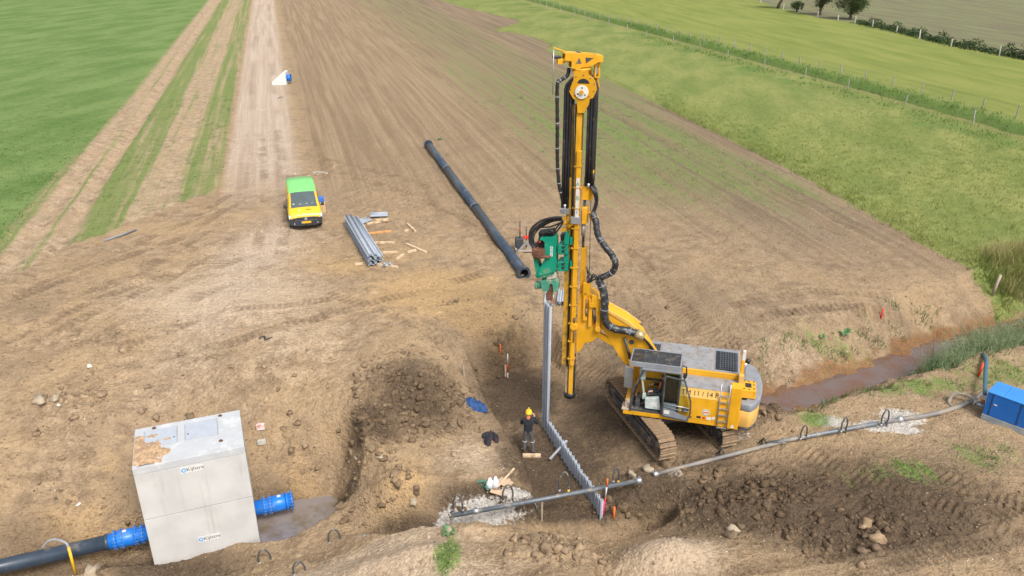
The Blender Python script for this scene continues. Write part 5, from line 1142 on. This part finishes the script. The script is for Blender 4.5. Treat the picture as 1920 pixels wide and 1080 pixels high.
# ---------------------------------------------------------------- blue pump set
pa=P(1836,790,-1.08); pb=P(1920,822,-1.08); d=(pb-pa); d.z=0; d.normalize(); pz=zat(pa.x,pa.y)
ang=math.atan2(d.y,d.x)
PB=mat('pump_blue',(.008,.135,.50),.38,0,.06,2,dirt=(.1,.18,.36),amt=.12); PG=mat('pump_base',(.24,.29,.33),.55,0,.12,3,dirt=(.4,.38,.33),amt=.3)
pu=empty('pump_set',(pa.x,pa.y,pa.z),ang,'blue pump set in a steel housing on a grey base','pump')
MB().box(0,2.9,0,1.0,.02,.34).box(.1,.3,.1,.9,-.2,.02).box(2.5,2.7,.1,.9,-.2,.02).build('base_tank',PG,pu,bevel=.015)
MB().box(.02,1.55,.02,.98,.34,1.22).build('housing',PB,pu,bevel=.02)
MB().box(1.553,2.88,.02,.98,.34,1.22).build('housing',PB,pu,bevel=.02)
PBR=mat('pump_blue_lit',(.035,.23,.62),.3,0,.05,2)  # lighter pump blue: reflection on the roof put into the colour
MB().box(0,.5,-.01,1.01,1.22,1.26).box(.504,1.35,-.01,1.01,1.22,1.26).build('roof_panel',PBR,pu,bevel=.01)
MB().box(1.354,1.85,-.01,1.01,1.22,1.26).box(1.854,2.9,-.01,1.01,1.22,1.26).build('roof_panel',PBR,pu,bevel=.01)
MB().box(.22,1.05,.005,.018,.36,1.2).build('door_panel',PB,pu,bevel=.006)
MB().box(1.1,1.112,.0,.019,.36,1.2).box(.2,.212,.0,.019,.36,1.2).build('door_gap',INK,pu)
MB().box(.3,.4,-.01,.004,.82,.86).build('handle',WHT,pu); 
for z_ in (.5,1.1): MB().box(1.08,1.13,-.008,.004,z_,z_+.04).build('hinge',DGR,pu)
MB().box(1.45,1.72,.008,.016,.78,1.02).build('white_sticker',WHT,pu); MB().box(1.74,2.3,.008,.016,.72,1.0).build('light_blue_sticker',mat('sticker_blue',(.05,.42,.72),.5),pu)
q3=lambda x,y,z: pu.location+Vector((d.x*x-d.y*y,d.y*x+d.x*y,z))
r=empty('pump_connection',q3(-.15,.55,.35),ang,'steel valve and rust coloured pipe elbow at the pump','valve')
MB().tube([(.15,0,.0),(-.15,0,0),(-.25,.02,.08)],.085,12).build('outlet_pipe',STL,r)
MB().tube([(-.05,.12,-.05),(-.05,.12,.28)],.07,12).build('elbow',mat('rust_elbow',(.45,.22,.10),.6),r)
MB().box(-.16,.06,.0,.22,.24,.38).tube([(-.24,.0,0),(-.28,.0,0)],.11,12).tube([(-.14,0,0),(-.18,0,0)],.11,12).build('coupling',STL,r)
HB=mat('blue_hose',(.045,.13,.19),.4,0,.12,3)
g0=q3(-.2,.67,.72); pts=[g0,G(1844,712,.35),G(1846,690,.3),G(1845,676,.15),G(1843,664,.0)]
MB().tube(smooth(pts,6),.075,12).build('suction_hose',HB,None,label='dark blue hose running from the pump into the reeds',cat='hose')
pts=[q3(-.3,.5,.4),q3(-.75,.75,.42),q3(-1.15,.65,.35),q3(-1.2,.35,.12),q3(-.95,.15,.06)]
MB().tube(smooth(pts,6),.06,10).build('suction_hose',HDR2,None,label='grey hose bent in a loop at the pump inlet',cat='hose')
# ---------------------------------------------------------------- clothes and rubbish
def crumple(name,p,sx,sy,h_,col,label,cat,lobes,seed):
    k=26; vs=[]; fs=[]
    g=np.linspace(-1,1,k); U,V=np.meshgrid(g,g)
    f=np.zeros(U.shape)
    for (cx,cy,rx,ry,a) in lobes:
        ca,sa=math.cos(a),math.sin(a); u=(U-cx)*ca+(V-cy)*sa; v=-(U-cx)*sa+(V-cy)*ca; f=np.maximum(f,1-(u/rx)**2-(v/ry)**2)
    fold=np.abs(fbm(U+seed,V,.28,3,seed))*1.2+.3
    for i in range(k):
        for j in range(k):
            x=p.x+U[i,j]*sx; y=p.y+V[i,j]*sy; z=p.z+.35*(zat(x,y)-p.z)+(h_*math.sqrt(max(0,f[i,j]))*fold[i,j]-.03+.03*min(1,f[i,j]*4) if f[i,j]>0 else -.12)
            vs.append((x-p.x,y-p.y,z-p.z))
    for i in range(k-1):
        for j in range(k-1):
            if f[i:i+2,j:j+2].max()>0: fs.append((i*k+j,i*k+j+1,(i+1)*k+j+1,(i+1)*k+j))
    m=MB(); m.add(vs,fs,0,True); m.build(name,col,None,p,label=label,cat=cat)
crumple('jacket',G(884,759),.62,.42,.36,mat('denim_blue',(.02,.065,.19),.85,0,.3,9,bump=.4),'crumpled blue jacket lying on the dark spoil','jacket',[(0,0,.55,.6,0),(-.6,-.2,.4,.25,.5),(.65,-.2,.35,.22,-.3)],1)
crumple('jacket',G(918,823),.42,.55,.3,mat('black_cloth',(.02,.022,.028),.85,0,.3,9,bump=.4,dirt=(.25,.02,.02),amt=.12),'crumpled dark jacket with red lining on the pale bench','jacket',[(0,.25,.75,.45,0),(-.15,-.45,.35,.5,0),(.5,0,.3,.5,.4)],5)
def sack(p,label,s=1.,rz=0):
    m=MB(); pr=[(0,.02),(.10,.05),(.14,.16),(.13,.28),(.07,.36),(.05,.44),(.0,.46)]; vs=[];fs=[]
    for r_,z_ in pr:
        for k in range(12): a=2*math.pi*k/12; w_=1+.12*math.sin(a*3+z_*9); vs.append((math.cos(a)*r_*w_*s,math.sin(a)*r_*w_*.8*s,z_*s))
    for i in range(len(pr)-1): fs+=[(i*12+k,i*12+(k+1)%12,(i+1)*12+(k+1)%12,(i+1)*12+k) for k in range(12)]
    m.add(vs,fs,0,True); o=m.build('plastic_sack',mat('white_plastic',(.70,.72,.75),.35,0,.08,8,bump=.4),None,p,rz,label=label,cat='sack'); return o
g=G(919,917); sack(g,'white plastic sack beside the torn boards, left of a pair'); g=G(929,916); sack(g,'white plastic sack beside the torn boards, right of a pair',1.05,1)
timber((930,921),(964,893),.05,'split pale board sticking up from the rubbish by the sacks',lift=.08,up2=.3)
for k,(a_,b2,l) in enumerate((((935,905),(958,917),'torn tan board sheet lying flat under the split board'),((920,923),(945,934),'broken tan board end lying on the white crust'),((940,925),(955,905),'narrow tan board leaning on the torn sheet'))):
    g=G(*a_); h2=G(*b2); m=MB().beam((0,0,.12-.03*k),h2-g+Vector((0,0,.16)),.34-.12*k,.02); m.build('torn_board',mat('tan_board',(.50,.36,.24),.8,0,.15,6),None,g,label=l,cat='board')
g=G(912,914); m=MB(); rs=random.Random(5); pts=[Vector((rs.uniform(-.35,.35),rs.uniform(-.25,.25),.05+rs.uniform(0,.2))) for _ in range(9)]
m.tube(smooth(pts,5),.012,5).build('rope',mat('green_rope',(.05,.28,.20),.6),None,g,label='tangled green rope beside the white sacks',cat='rope')
for px,py,l,mt,s3 in ((489,804,'red and white painted brick lying behind the chamber',mat('brick_red',(.50,.20,.14),.85,0,.3,5,dirt=(.75,.73,.70),amt=.5),(.3,.2,.17)),(491,832,'pale grey brick lying behind the chamber',mat('brick_grey',(.45,.43,.38),.85,0,.2,5),(.3,.16,.12))):
    g=G(px,py,.03); MB().box(-s3[0]/2,s3[0]/2,-s3[1]/2,s3[1]/2,-.03,s3[2]).build('loose_brick',mt,None,g,R(12),bevel=.01,label=l,cat='brick')
g=G(497,636); m=MB(); m.tube(smooth([(-.25,0,.04),(-.05,.1,.07),(.05,-.1,.06),(.3,.05,.05)],6),.035,6); m.build('rubber_strip',BLK,None,g,label='short black rubber strip on the slope left of centre',cat='strip')
# white culvert end piece on the road side
p=P(527,157,0); p.z=zat(p.x,p.y); r=empty('culvert_end',p,R(4),'white sloping concrete culvert end with blue pipe beside the road','culvert')
for y0,y1 in ((-.75,-.62),(.62,.75)): MB().prism([(-.8,.0),(.7,0),(.7,1.25),(.45,1.3),(-.8,.3)],'y',y0,y1).build('wing_wall',WHT,r,bevel=.01)
MB().box(-.8,.7,-.62,.62,.0,.12).box(.56,.7,-.62,.62,.12,1.25).build('back_wall',WHT,r,bevel=.01)
MB().ring((.7,0,.62),(1.1,0,.62),.36,.32,20).build('pipe_stub',BLUE,r); MB().ring((1.02,0,.62),(1.1,0,.62),.42,.32,20).build('flange',BLUE,r)
# steel pipe stand by the long pipe
g=G(986,470); r=empty('pipe_stand',g,R(8),'grey steel pipe stand with red clamps beside the long black pipe','stand')
MB().box(-.55,.5,-.25,-.15,.02,.12).box(-.55,-.45,-.25,.5,.02,.12).box(.4,.5,-.25,.5,.02,.12).build('base_frame',mat('stand_steel',(.40,.36,.32),.6,.3,.2,6),r,bevel=.01)
MB().prism([(-.45,.1),(.0,.62),(.45,.1),(.3,.1),(.0,.42),(-.3,.1)],'y',-.2,-.12).build('cradle',STL,r); MB().box(-.5,-.1,.1,.5,.1,.62).build('jack_body',DGR,r,bevel=.03)
for x,h_ in ((-.28,1.55),(.05,1.25)): MB().tube([(x,.2,.1),(x,.2,h_)],.035,8).build('upright',TRKD,r)
MB().box(-.1,.18,.1,.3,.6,.74).box(-.36,-.3,.1,.3,1.05,1.15).build('clamp',RED,r,bevel=.02)
# grey pipe lying at the field edge left
a_=G(196,453,.05); b2=G(256,432,.05); MB().tube([(0,0,0),b2-a_],.05,8).build('drain_pipe',GRY,None,a_,label='thin grey drain pipe lying along the edge of the left field',cat='pipe')
# heap of rubble by the track
def rubble(px,py,n_,sp,label):
    g=G(px,py); rs=random.Random(px); m=MB()
    for k in range(n_):
        o=Vector((rs.gauss(0,sp),rs.gauss(0,sp*.6),.02)); s3=rs.uniform(.08,.2); b=bmesh.new(); bmesh.ops.create_icosphere(b,subdivisions=1,radius=s3)
        m.add([Vector((v.co.x*rs.uniform(.8,1.2),v.co.y*rs.uniform(.8,1.2),v.co.z*.7))+o for v in b.verts],[tuple(v.index for v in f.verts) for f in b.faces],0); b.free()
    m.build('rubble_heap',mat('rubble',(.33,.28,.22),.9,0,.5,3),None,g,label=label,cat='rubble',kind='stuff')
rubble(535,183,14,.35,'small heap of dark rubble on the road edge near the culvert end')
rubble(610,325,26,.7,'heap of dry clods behind the van')
# ---------------------------------------------------------------- fences
postm=MB().prism([(-.045,-.045),(.045,-.045),(.045,.045),(-.045,.045)],'z',-.3,1.15).mesh('post',mat('fence_post',(.33,.31,.28),.85,0,.2,3))
pwm=MB().prism([(-.07,-.07),(.07,-.07),(.07,.07),(-.07,.07)],'z',-.3,1.25).mesh('post',mat('pale_post',(.52,.50,.46),.8,0,.1,3))
WIRE=mat('fence_wire',(.25,.25,.24),.5,.5)
def fence(pts,me,label,wires=(.55,1.0)):
    r=empty('fence',(pts[0][0],pts[0][1],zat(*pts[0])),0,label,'fence'); rs=random.Random(4); o0=r.location
    tops=[]
    for x,y in pts:
        z=zat(x,y)-.08; o=bpy.data.objects.new('post',me); link(o,r); o.location=Vector((x,y,z))-o0; o.rotation_euler=(rs.uniform(-.06,.06),rs.uniform(-.06,.06),rs.uniform(0,1)); o.scale=(1,1,rs.uniform(.85,1.1)); tops.append((x,y,z))
    for h_ in wires:
        MB().tube([Vector((x,y,z+h_))-o0 for x,y,z in tops],.008,4).build('wire',WIRE,r)
    return r
fence([(44.3-1.14*i+.3*math.sin(i*.7),70.3+3.72*i) for i in range(-6,36)],postm,'wire fence of grey posts on the far side of the grassy ditch')
fence([(40.2-1.14*i+.25*math.sin(i),64.2+3.72*i) for i in range(-5,30,2)],postm,'sparse wire fence of short posts on the near side of the grassy ditch',(.6,))
hp_=[(66,99),(64.2,108),(62.4,117),(62.2,126),(62.0,133.5),(61.3,141),(60.7,147),(59.6,152),(58.2,158.5),(57.2,166),(56.6,174),(56.4,182),(56.8,191),(57.4,200)]
fence([(x-1.0,y-1) for x,y in hp_],pwm,'row of pale fence posts along the far hedge and trees',(.9,))
# ---------------------------------------------------------------- foliage
rg=np.random.default_rng(5)
def leafmat(name,a,b_,scale=.6,tr=.25):
    m,n,b=newmat(name); gp=n.n('ShaderNodeNewGeometry').outputs['Position']
    f=n.math('ADD',n.math('MULTIPLY',n.noise(gp,scale,3,.6),.6),n.math('MULTIPLY',n.noise(gp,scale*9,2,.6),.4))
    n.l(n.mix(n.ramp(f,.35,.65),a,b_),b.inputs['Base Color']); b.inputs['Roughness'].default_value=.7; b.inputs['Specular IOR Level'].default_value=.2
    t=n.n('ShaderNodeBsdfTranslucent'); n.l(n.mix(n.ramp(f,.35,.65),a,b_),t.inputs[0]); mx=n.n('ShaderNodeMixShader'); mx.inputs[0].default_value=tr
    n.l(b.outputs[0],mx.inputs[1]); n.l(t.outputs[0],mx.inputs[2]); n.l(mx.outputs[0],m.node_tree.nodes['Material Output'].inputs[0]); return m
LEAF=leafmat('tree_leaf',(.05,.085,.03),(.125,.17,.06)); HEDG=leafmat('hedge_leaf',(.03,.058,.024),(.085,.125,.045)); REED=leafmat('reed_leaf',(.17,.25,.12),(.36,.43,.25),1.2,.5); GRSM=leafmat('grass_blade',(.15,.20,.045),(.30,.33,.10),.5); GRSD=leafmat('grass_green',(.05,.13,.025),(.13,.23,.05),.8); DRY=leafmat('dry_grass',(.28,.24,.10),(.42,.36,.17),.8)
BARK=mat('bark',(.10,.075,.055),.9,0,.3,6,bump=.5)
def leaves(cent,size):
    n_=len(cent); d=rg.normal(size=(n_,3)); d/=np.linalg.norm(d,axis=1)[:,None]; e=np.cross(d,rg.normal(size=(n_,3))); e/=np.linalg.norm(e,axis=1)[:,None]; f=np.cross(d,e)
    s=size*rg.uniform(.6,1.3,(n_,1)); V=np.stack([cent-e*s*.5,cent+f*s,cent+e*s*.5,cent-f*s*.4],1).reshape(-1,3)
    return V,np.arange(n_*4).reshape(-1,4)
def tree(name,x,y,h_,cr,trunk,label,n_=2600,lean=0.,parts=True,group=None):
    z=zat(x,y); r=empty(name,(x,y,z),0,label,'tree' if trunk>.3 else 'bush',group)
    m=MB(); cz=trunk+(h_-trunk)*.5
    m.tube([(0,0,-.3),(lean*.3,0,trunk*.5),(lean,0,trunk),(lean,.1,cz)],[.35*cr/3,.27*cr/3,.22*cr/3,.08],8)
    cl=[]
    for k in range(26):
        d=rg.normal(size=3); d/=np.linalg.norm(d); c2=np.array([lean,0,cz])+d*np.array([cr*.68,cr*.68,(h_-trunk)*.36])*rg.uniform(.55,1.05); cl.append(c2)
        if k<12: m.tube([(lean,0,trunk*.95),tuple((np.array([lean,0,trunk])+c2)/2+rg.normal(size=3)*.1),tuple(c2)],[.1*cr/3,.06*cr/3,.02],5)
    m.build('trunk',BARK,r)
    pts=np.concatenate([c2+rg.normal(size=(n_//26,3))*np.array([.30,.30,.24])*cr*.5 for c2 in cl])
    V,F=leaves(pts,.17); npmesh('crown',V,F,LEAF,parent=r)
    return r
LEAF2=LEAF
tree('willow_tree',55.4,176,7.5,3.6,1.6,'leafy pollard tree leftmost at the top edge, trunk leaning right',5200,.6,group='trees along the far field edge')
tree('broad_tree',58.9,161.5,8,3.6,1.1,'tall leafy tree in the middle of the three far trees',6800,.2,group='trees along the far field edge')
tree('broad_tree',61.6,153,6.4,3.5,.7,'round leafy tree rightmost of the three far trees',7200,0,group='trees along the far field edge')
tree('bush',56.9,168.5,2.2,1.5,.25,'low round bush between the left and middle far trees',1500)
tree('bush',66.2,103.5,3.6,2.4,.2,'dark bush at the right frame edge ending the far hedge',3200)
hd=empty('bramble_hedge',(62.5,120,0),0,'long low dark bramble hedge along the far meadow edge','hedge')
pts=[]
for i in range(0,6):
    (xa,ya),(xb,yb)=hp_[i],hp_[i+1]
    L=math.hypot(xb-xa,yb-ya); n_=int(L*150); t=rg.uniform(0,1,n_); hh=1.0+.55*np.sin((ya+t*(yb-ya))*.9)+.35*np.sin((ya+t*(yb-ya))*2.3)
    w_=rg.normal(size=n_)*.65; pts.append(np.stack([xa+t*(xb-xa)+w_,ya+t*(yb-ya)+rg.normal(size=n_)*.2,np.abs(rg.uniform(0,1,n_))*np.clip(hh,.5,2)*np.exp(-w_**2*.6)],1))
pts=np.concatenate(pts)-np.array([62.5,120,0]); V,F=leaves(pts,.19); npmesh('foliage',V,F,HEDG,parent=hd)
# grass, weeds and reeds: blades as thin bent triangles
def blades(x,y,h_,spread,per,wd_,lean=.35,zoff=-.02):
    n_=len(x); x=np.repeat(x,per)+rg.normal(size=n_*per)*np.repeat(np.broadcast_to(spread,n_),per); y=np.repeat(y,per)+rg.normal(size=n_*per)*np.repeat(np.broadcast_to(spread,n_),per)
    h_=np.repeat(np.broadcast_to(h_,n_),per)*rg.uniform(.55,1.15,n_*per); z=zatv(x,y)+zoff; a=rg.uniform(0,2*np.pi,n_*per); b_=rg.uniform(0,2*np.pi,n_*per)
    k=h_*lean*rg.uniform(.3,1.4,n_*per); w_=wd_*rg.uniform(.7,1.3,n_*per)
    dx,dy=np.cos(a)*w_,np.sin(a)*w_; V=np.stack([np.stack([x-dx,y-dy,z],1),np.stack([x+dx,y+dy,z],1),np.stack([x+np.cos(b_)*k,y+np.sin(b_)*k,z+h_],1)],1).reshape(-1,3)
    return V,np.arange(len(x)*3).reshape(-1,3)
def scatter(n_,x0,x1,y0,y1,prob):
    x=rg.uniform(x0,x1,n_); y=rg.uniform(y0,y1,n_); k=rg.uniform(0,1,n_)<prob(x,y); return x[k],y[k]
def stuff(name,parts,mt,label,cat):
    V=np.concatenate([p[0] for p in parts]); o=0; F=[]
    for v,f in parts: F.append(f+o); o+=len(v)
    ob=npmesh(name,V,np.concatenate(F),mt); tag(ob,label,cat,kind='stuff'); return ob
def at(A,x,y):
    i=np.clip(np.searchsorted(ys,y)-1,0,NY-1); j=np.clip(np.searchsorted(xs,x)-1,0,NX-1); return A[i,j]
# reeds on the ditch bank
x,y=scatter(16000,14,40,25,42,lambda x,y: sstep(.0,.5,1.05-np.abs(linesd(x,y,[(17.2,28.5),(19.5,29.6),(22.8,30.9),(27,32.6),(40,37.6)])[0]-.0)))
lx=np.repeat(x,5)+rg.normal(size=len(x)*5)*.14; ly=np.repeat(y,5)+rg.normal(size=len(x)*5)*.14; hh=(.95*sstep(15.8,18,lx)+.2)
lc=np.stack([lx,ly,zatv(lx,ly)+hh*rg.uniform(.25,1.05,len(lx))],1); d=rg.normal(size=(len(lx),3))*np.array([1,1,.45])+np.array([.3,0,.3]); d/=np.linalg.norm(d,axis=1)[:,None]; e=np.cross(d,rg.normal(size=(len(lx),3))); e/=np.linalg.norm(e,axis=1)[:,None]
lv=np.stack([lc-d*.11,lc+e*.016,lc+d*.13-np.array([0,0,.03])],1).reshape(-1,3)
stuff('reeds',[(lv,np.arange(len(lx)*3).reshape(-1,3)),blades(x,y,(.95*sstep(15.8,18,x)+.2)*(.75+.5*(fbm(x,y,1.1,2,4.)>0)),.10,3,.022,.7)],REED,'pale green reeds growing along the ditch beside the pump','reeds')
x,y=scatter(9000,20,34,31,42,lambda x,y: (grassR(x,y)>.5)*(linesd(x,y,DITCH)[0]<3.8)*.9)
g1=blades(x,y,.55,.12,4,.02,.6)
x,y=scatter(2500,24,34,33,40,lambda x,y: (grassR(x,y)>.3)*(linesd(x,y,DITCH)[0]<4.5)*(y-.45*x>23.4)*.7)
stuff('dry_grass',[blades(x,y,.75,.1,5,.016,.6)],DRY,'bleached long grass at the corner of the right field','grass')
x,y=scatter(60000,14,60,30,95,lambda x,y: (grassR(x,y)>-.15)*(qq(x,y)<56)*np.clip(np.exp(-grassR(x,y)/1.2)*1.2+.42*sstep(85,45,y),0,1))
g2=blades(x,y,.20+.1*np.exp(-np.clip(grassR(x,y),0,9)),.16,4,.020,.8)
stuff('meadow_grass',[g1,g2],GRSM,'long grass of the right field and its uneven edge','grass')
x,y=scatter(26000,20,62,45,190,lambda x,y: (np.exp(-((qq(x,y)-60.0)/1.0)**2)+.5*np.exp(-((qq(x,y)-54.3)/1.3)**2))*.9)
stuff('bank_grass',[blades(x,y,.35,.2,4,.03,.7)],GRSD,'rough grass on the banks of the fenced ditch','grass')
# weeds on the bare soil, by the same mask that tints the ground
x,y=scatter(60000,-16,30,16,34,lambda x,y: np.clip(at(WEED,x,y)*1.2-.35,0,1)*(fbm(x,y,.8,3,3.)>.0)*(1-at(GRm,x,y)))
w1=blades(x,y,.16,.08,5,.014,.8)
x,y=scatter(46000,-34,30,36,80,lambda x,y: np.clip(at(WEED,x,y)*1.1-.1,0,1)*(fbm(x*1.6,y*.6,1.2,3,3.)>.12)*(1-at(GRm,x,y)))
w2=blades(x,y,.11,.1,4,.020,1.)
x,y=scatter(2200,9.5,22,25,34,lambda x,y: sstep(.9,.3,np.abs(linesd(x,y,DITCH)[0]-1.75))*(fbm(x,y,1.1,2,7.)>.1)*.7)
w3=blades(x,y,.3,.1,6,.016,.7)
x,y=scatter(26000,-60,-20,30,85,lambda x,y: (grassL(x,y)>-.3)*sstep(85,45,y)*.6)
w4=blades(x,y,.12,.15,4,.02,.8)
stuff('weeds',[w1,w2,w3,w4],GRSD,'low green weeds scattered over the bare soil and verges','weeds')
# broad leaved plants one can pick out
def rosette(px,py,s,label):
    g=G(px,py); m=MB(); rs=random.Random(px)
    r=empty('broadleaf_plant',g,0,label,'plant')
    for k in range(9):
        a=k*2.4; l=s*rs.uniform(.7,1.1); e=Vector((math.cos(a),math.sin(a),0)); t=Vector((-e.y,e.x,0))*l*.22
        MB().add([e*.02,e*l*.5+t+Vector((0,0,l*.45)),e*l+Vector((0,0,l*.35)),e*l*.5-t+Vector((0,0,l*.45))],[(0,1,2,3)]).build('leaf',mat('dock_leaf',(.075,.17,.06),.6,0,.25,4),r)
rosette(1582,627,.45,'largest broad leaved plant on the bare field above the ditch')
rosette(1541,633,.25,'smaller broad leaved plant left of the largest one')
rosette(840,1000,.3,'small green plant on the pale foreground mound')
rosette(825,262,.3,'small plant by the far end of the long pipe')
# ---------------------------------------------------------------- clods and stones
ic=bmesh.new(); bmesh.ops.create_icosphere(ic,subdivisions=1,radius=1.); ICV=np.array([tuple(v.co) for v in ic.verts]); ICF=np.array([[v.index for v in f.verts] for f in ic.faces]); ic.free()
ic=bmesh.new(); bmesh.ops.create_icosphere(ic,subdivisions=2,radius=1.); IDV=np.array([tuple(v.co) for v in ic.verts]); IDF=np.array([[v.index for v in f.verts] for f in ic.faces]); ic.free()
def clodmesh(x,y,r,BV,BF,sink=.25):
    n_=len(x); k=len(BV); ph=rg.uniform(0,6.28,(n_,1,3)); fr=rg.uniform(1.5,3.2,(n_,1,3))
    B_=BV[None]*(1+.28*np.sin(BV[None]*fr*2+ph).sum(-1,keepdims=True)/2)*rg.uniform(.66,1.25,(n_,k,1))
    B_=B_*rg.uniform(.65,1.25,(n_,1,3)); a=rg.uniform(0,6.28,n_); c2,s2=np.cos(a)[:,None],np.sin(a)[:,None]
    X=B_[...,0]*c2-B_[...,1]*s2; Y=B_[...,0]*s2+B_[...,1]*c2; Zq=B_[...,2]*.75
    V=np.stack([X*r[:,None]+x[:,None],Y*r[:,None]+y[:,None],Zq*r[:,None]+(zatv(x,y)+r*(.35-sink))[:,None]],-1).reshape(-1,3)
    F=(BF[None]+(np.arange(n_)*k)[:,None,None]).reshape(-1,3)
    return V,F,k
cm,n,b=newmat('clod_soil'); gp=n.n('ShaderNodeNewGeometry').outputs['Position']
c1=n.mix(n.ramp(n.noise(gp,3.,3,.6),.35,.65),(.25,.175,.11),(.44,.32,.2)); c1=n.mix(n.math('MULTIPLY',n.attr('damp_shade'),.9),c1,n.mix(n.ramp(n.noise(gp,7.,3),.35,.65),(.07,.047,.03),(.17,.118,.073))); c1=n.mix(n.math('MULTIPLY',n.attr('pale'),.6),c1,(.43,.335,.25))
c1=n.mix(n.math('MULTIPLY',n.attr('tint'),.45),c1,(.045,.03,.019)); n.l(c1,b.inputs['Base Color']); b.inputs['Roughness'].default_value=.95; b.inputs['Specular IOR Level'].default_value=.1; n.l(n.bump(n.noise(gp,30,4,.7),.6,.03),b.inputs['Normal'])
_tint=None
def clods(name,n_,x0,x1,y0,y1,prob,rlo,rhi,BV,BF,label,mt=None,pw=2.5):
    x,y=scatter(n_,x0,x1,y0,y1,prob); r=rlo+(rhi-rlo)*rg.uniform(0,1,len(x))**pw
    V,F,k=clodmesh(x,y,r,BV,BF); o=npmesh(name,V,F,mt or cm,False,dict(damp_shade=np.repeat(np.clip(at(DAMP_SHADE,x,y)*1.2,0,1),k),pale=np.repeat(at(PALE,x,y),k),tint=np.repeat(rg.uniform(0,1,len(x)),k))); tag(o,label,'soil',kind='stuff'); return o
dry=lambda x,y: 1-sstep(.1,.0,zatv(x,y)+3.4)*0
clods('soil_clods',12000,-20,22,15,40,lambda x,y: np.clip(rough(x,y)*1.3-.2,0,1),.03,.15,IDV,IDF,'dark and pale clods of turned soil on heaps and banks',pw=3.2)
HP=[(785,745,-.8,95,36,1.),(700,795,-1.1,65,26,.85),(850,765,-1.5,40,14,.9),(690,850,-1.6,45,25,.8),(740,905,-1.8,55,22,.6),(1380,930,-1.6,110,28,.6),(1560,1000,-1.4,180,35,.35),(1290,880,-1.7,60,16,.6),(1060,1030,-1.2,90,30,.7),(1430,775,-1.5,40,22,.8),(640,945,-2.6,80,14,.6),(1200,950,-2.4,60,18,.7),(900,985,-1.6,60,10,.5),(120,770,-1.2,90,30,.35),(60,880,-1.8,60,40,.35)]
def heapp(x,y):
    m=np.zeros(len(x))
    for a in HP: m=np.maximum(m,a[5]*ell(x,y,*a[:5]))
    return np.clip(m*1.2-.08,0,1)
clods('heap_clods',26000,-16,16,15,33,heapp,.035,.19,IDV,IDF,'large broken clods piled on the spoil heaps',pw=4.)
clods('small_clods',70000,-24,25,15,44,lambda x,y: np.clip(rough(x,y)*.9+.05,0,1)*(1-at(WHITE,x,y)),.014,.06,ICV,ICF,'crumbs of soil scattered over the site',pw=2)
PEB=mat('pebble',(.52,.46,.40),.85,0,.4,3)
clods('pebbles',16000,-16,20,15,46,lambda x,y: .10+.5*at(PALE,x,y),.01,.03,ICV,ICF,'pale pebbles and shell bits on the soil',PEB)
def boulder(px,py,r,label,col=None):
    g=G(px,py); V,F,k=clodmesh(np.array([g.x]),np.array([g.y]),np.array([r]),IDV,IDF,.1); o=npmesh('soil_lump',V-np.array(g),F,col or cm,False); o.location=g; tag(o,label,'lump')
PST=mat('pale_lump',(.37,.30,.215),.9,0,.15,5,bump=.5); WST=mat('white_stone',(.72,.70,.67),.8,0,.1,5)
boulder(75,753,.24,'pale soil lump on the left slope, left of a pair',PST); boulder(103,750,.19,'pale soil lump on the left slope, right of a pair',PST)
boulder(843,996,.14,'pale lump below the hose loop at the mound crest',PST); boulder(668,860,.12,'grey lump at the left edge of the bench',PST)
boulder(1623,985,.26,'large brown clod in the dark tracked soil, upper of two'); boulder(1645,1015,.27,'large brown clod in the dark tracked soil, lower of two')
boulder(1375,995,.2,'pale clod at the edge of the right foreground mound',PST); boulder(148,946,.07,'small white stone on the slope above the black pipe',WST); boulder(168,687,.09,'white stone on the upper left slope',WST); boulder(110,760,.07,'tiny white stone beside the pair of pale lumps',WST)
boulder(713,858,.14,'tan lump below the spoil heap',PST); boulder(776,941,.15,'pale lump in the wet gully left of the white crust',PST); boulder(172,1076,.26,'grey concrete lump at the bottom edge beside the yellow lance',PST)
boulder(1185,892,.17,'pale concrete lump beside the header pipe end, left of two',PST); boulder(1215,880,.16,'pale concrete lump beside the header pipe end, right of two',PST)
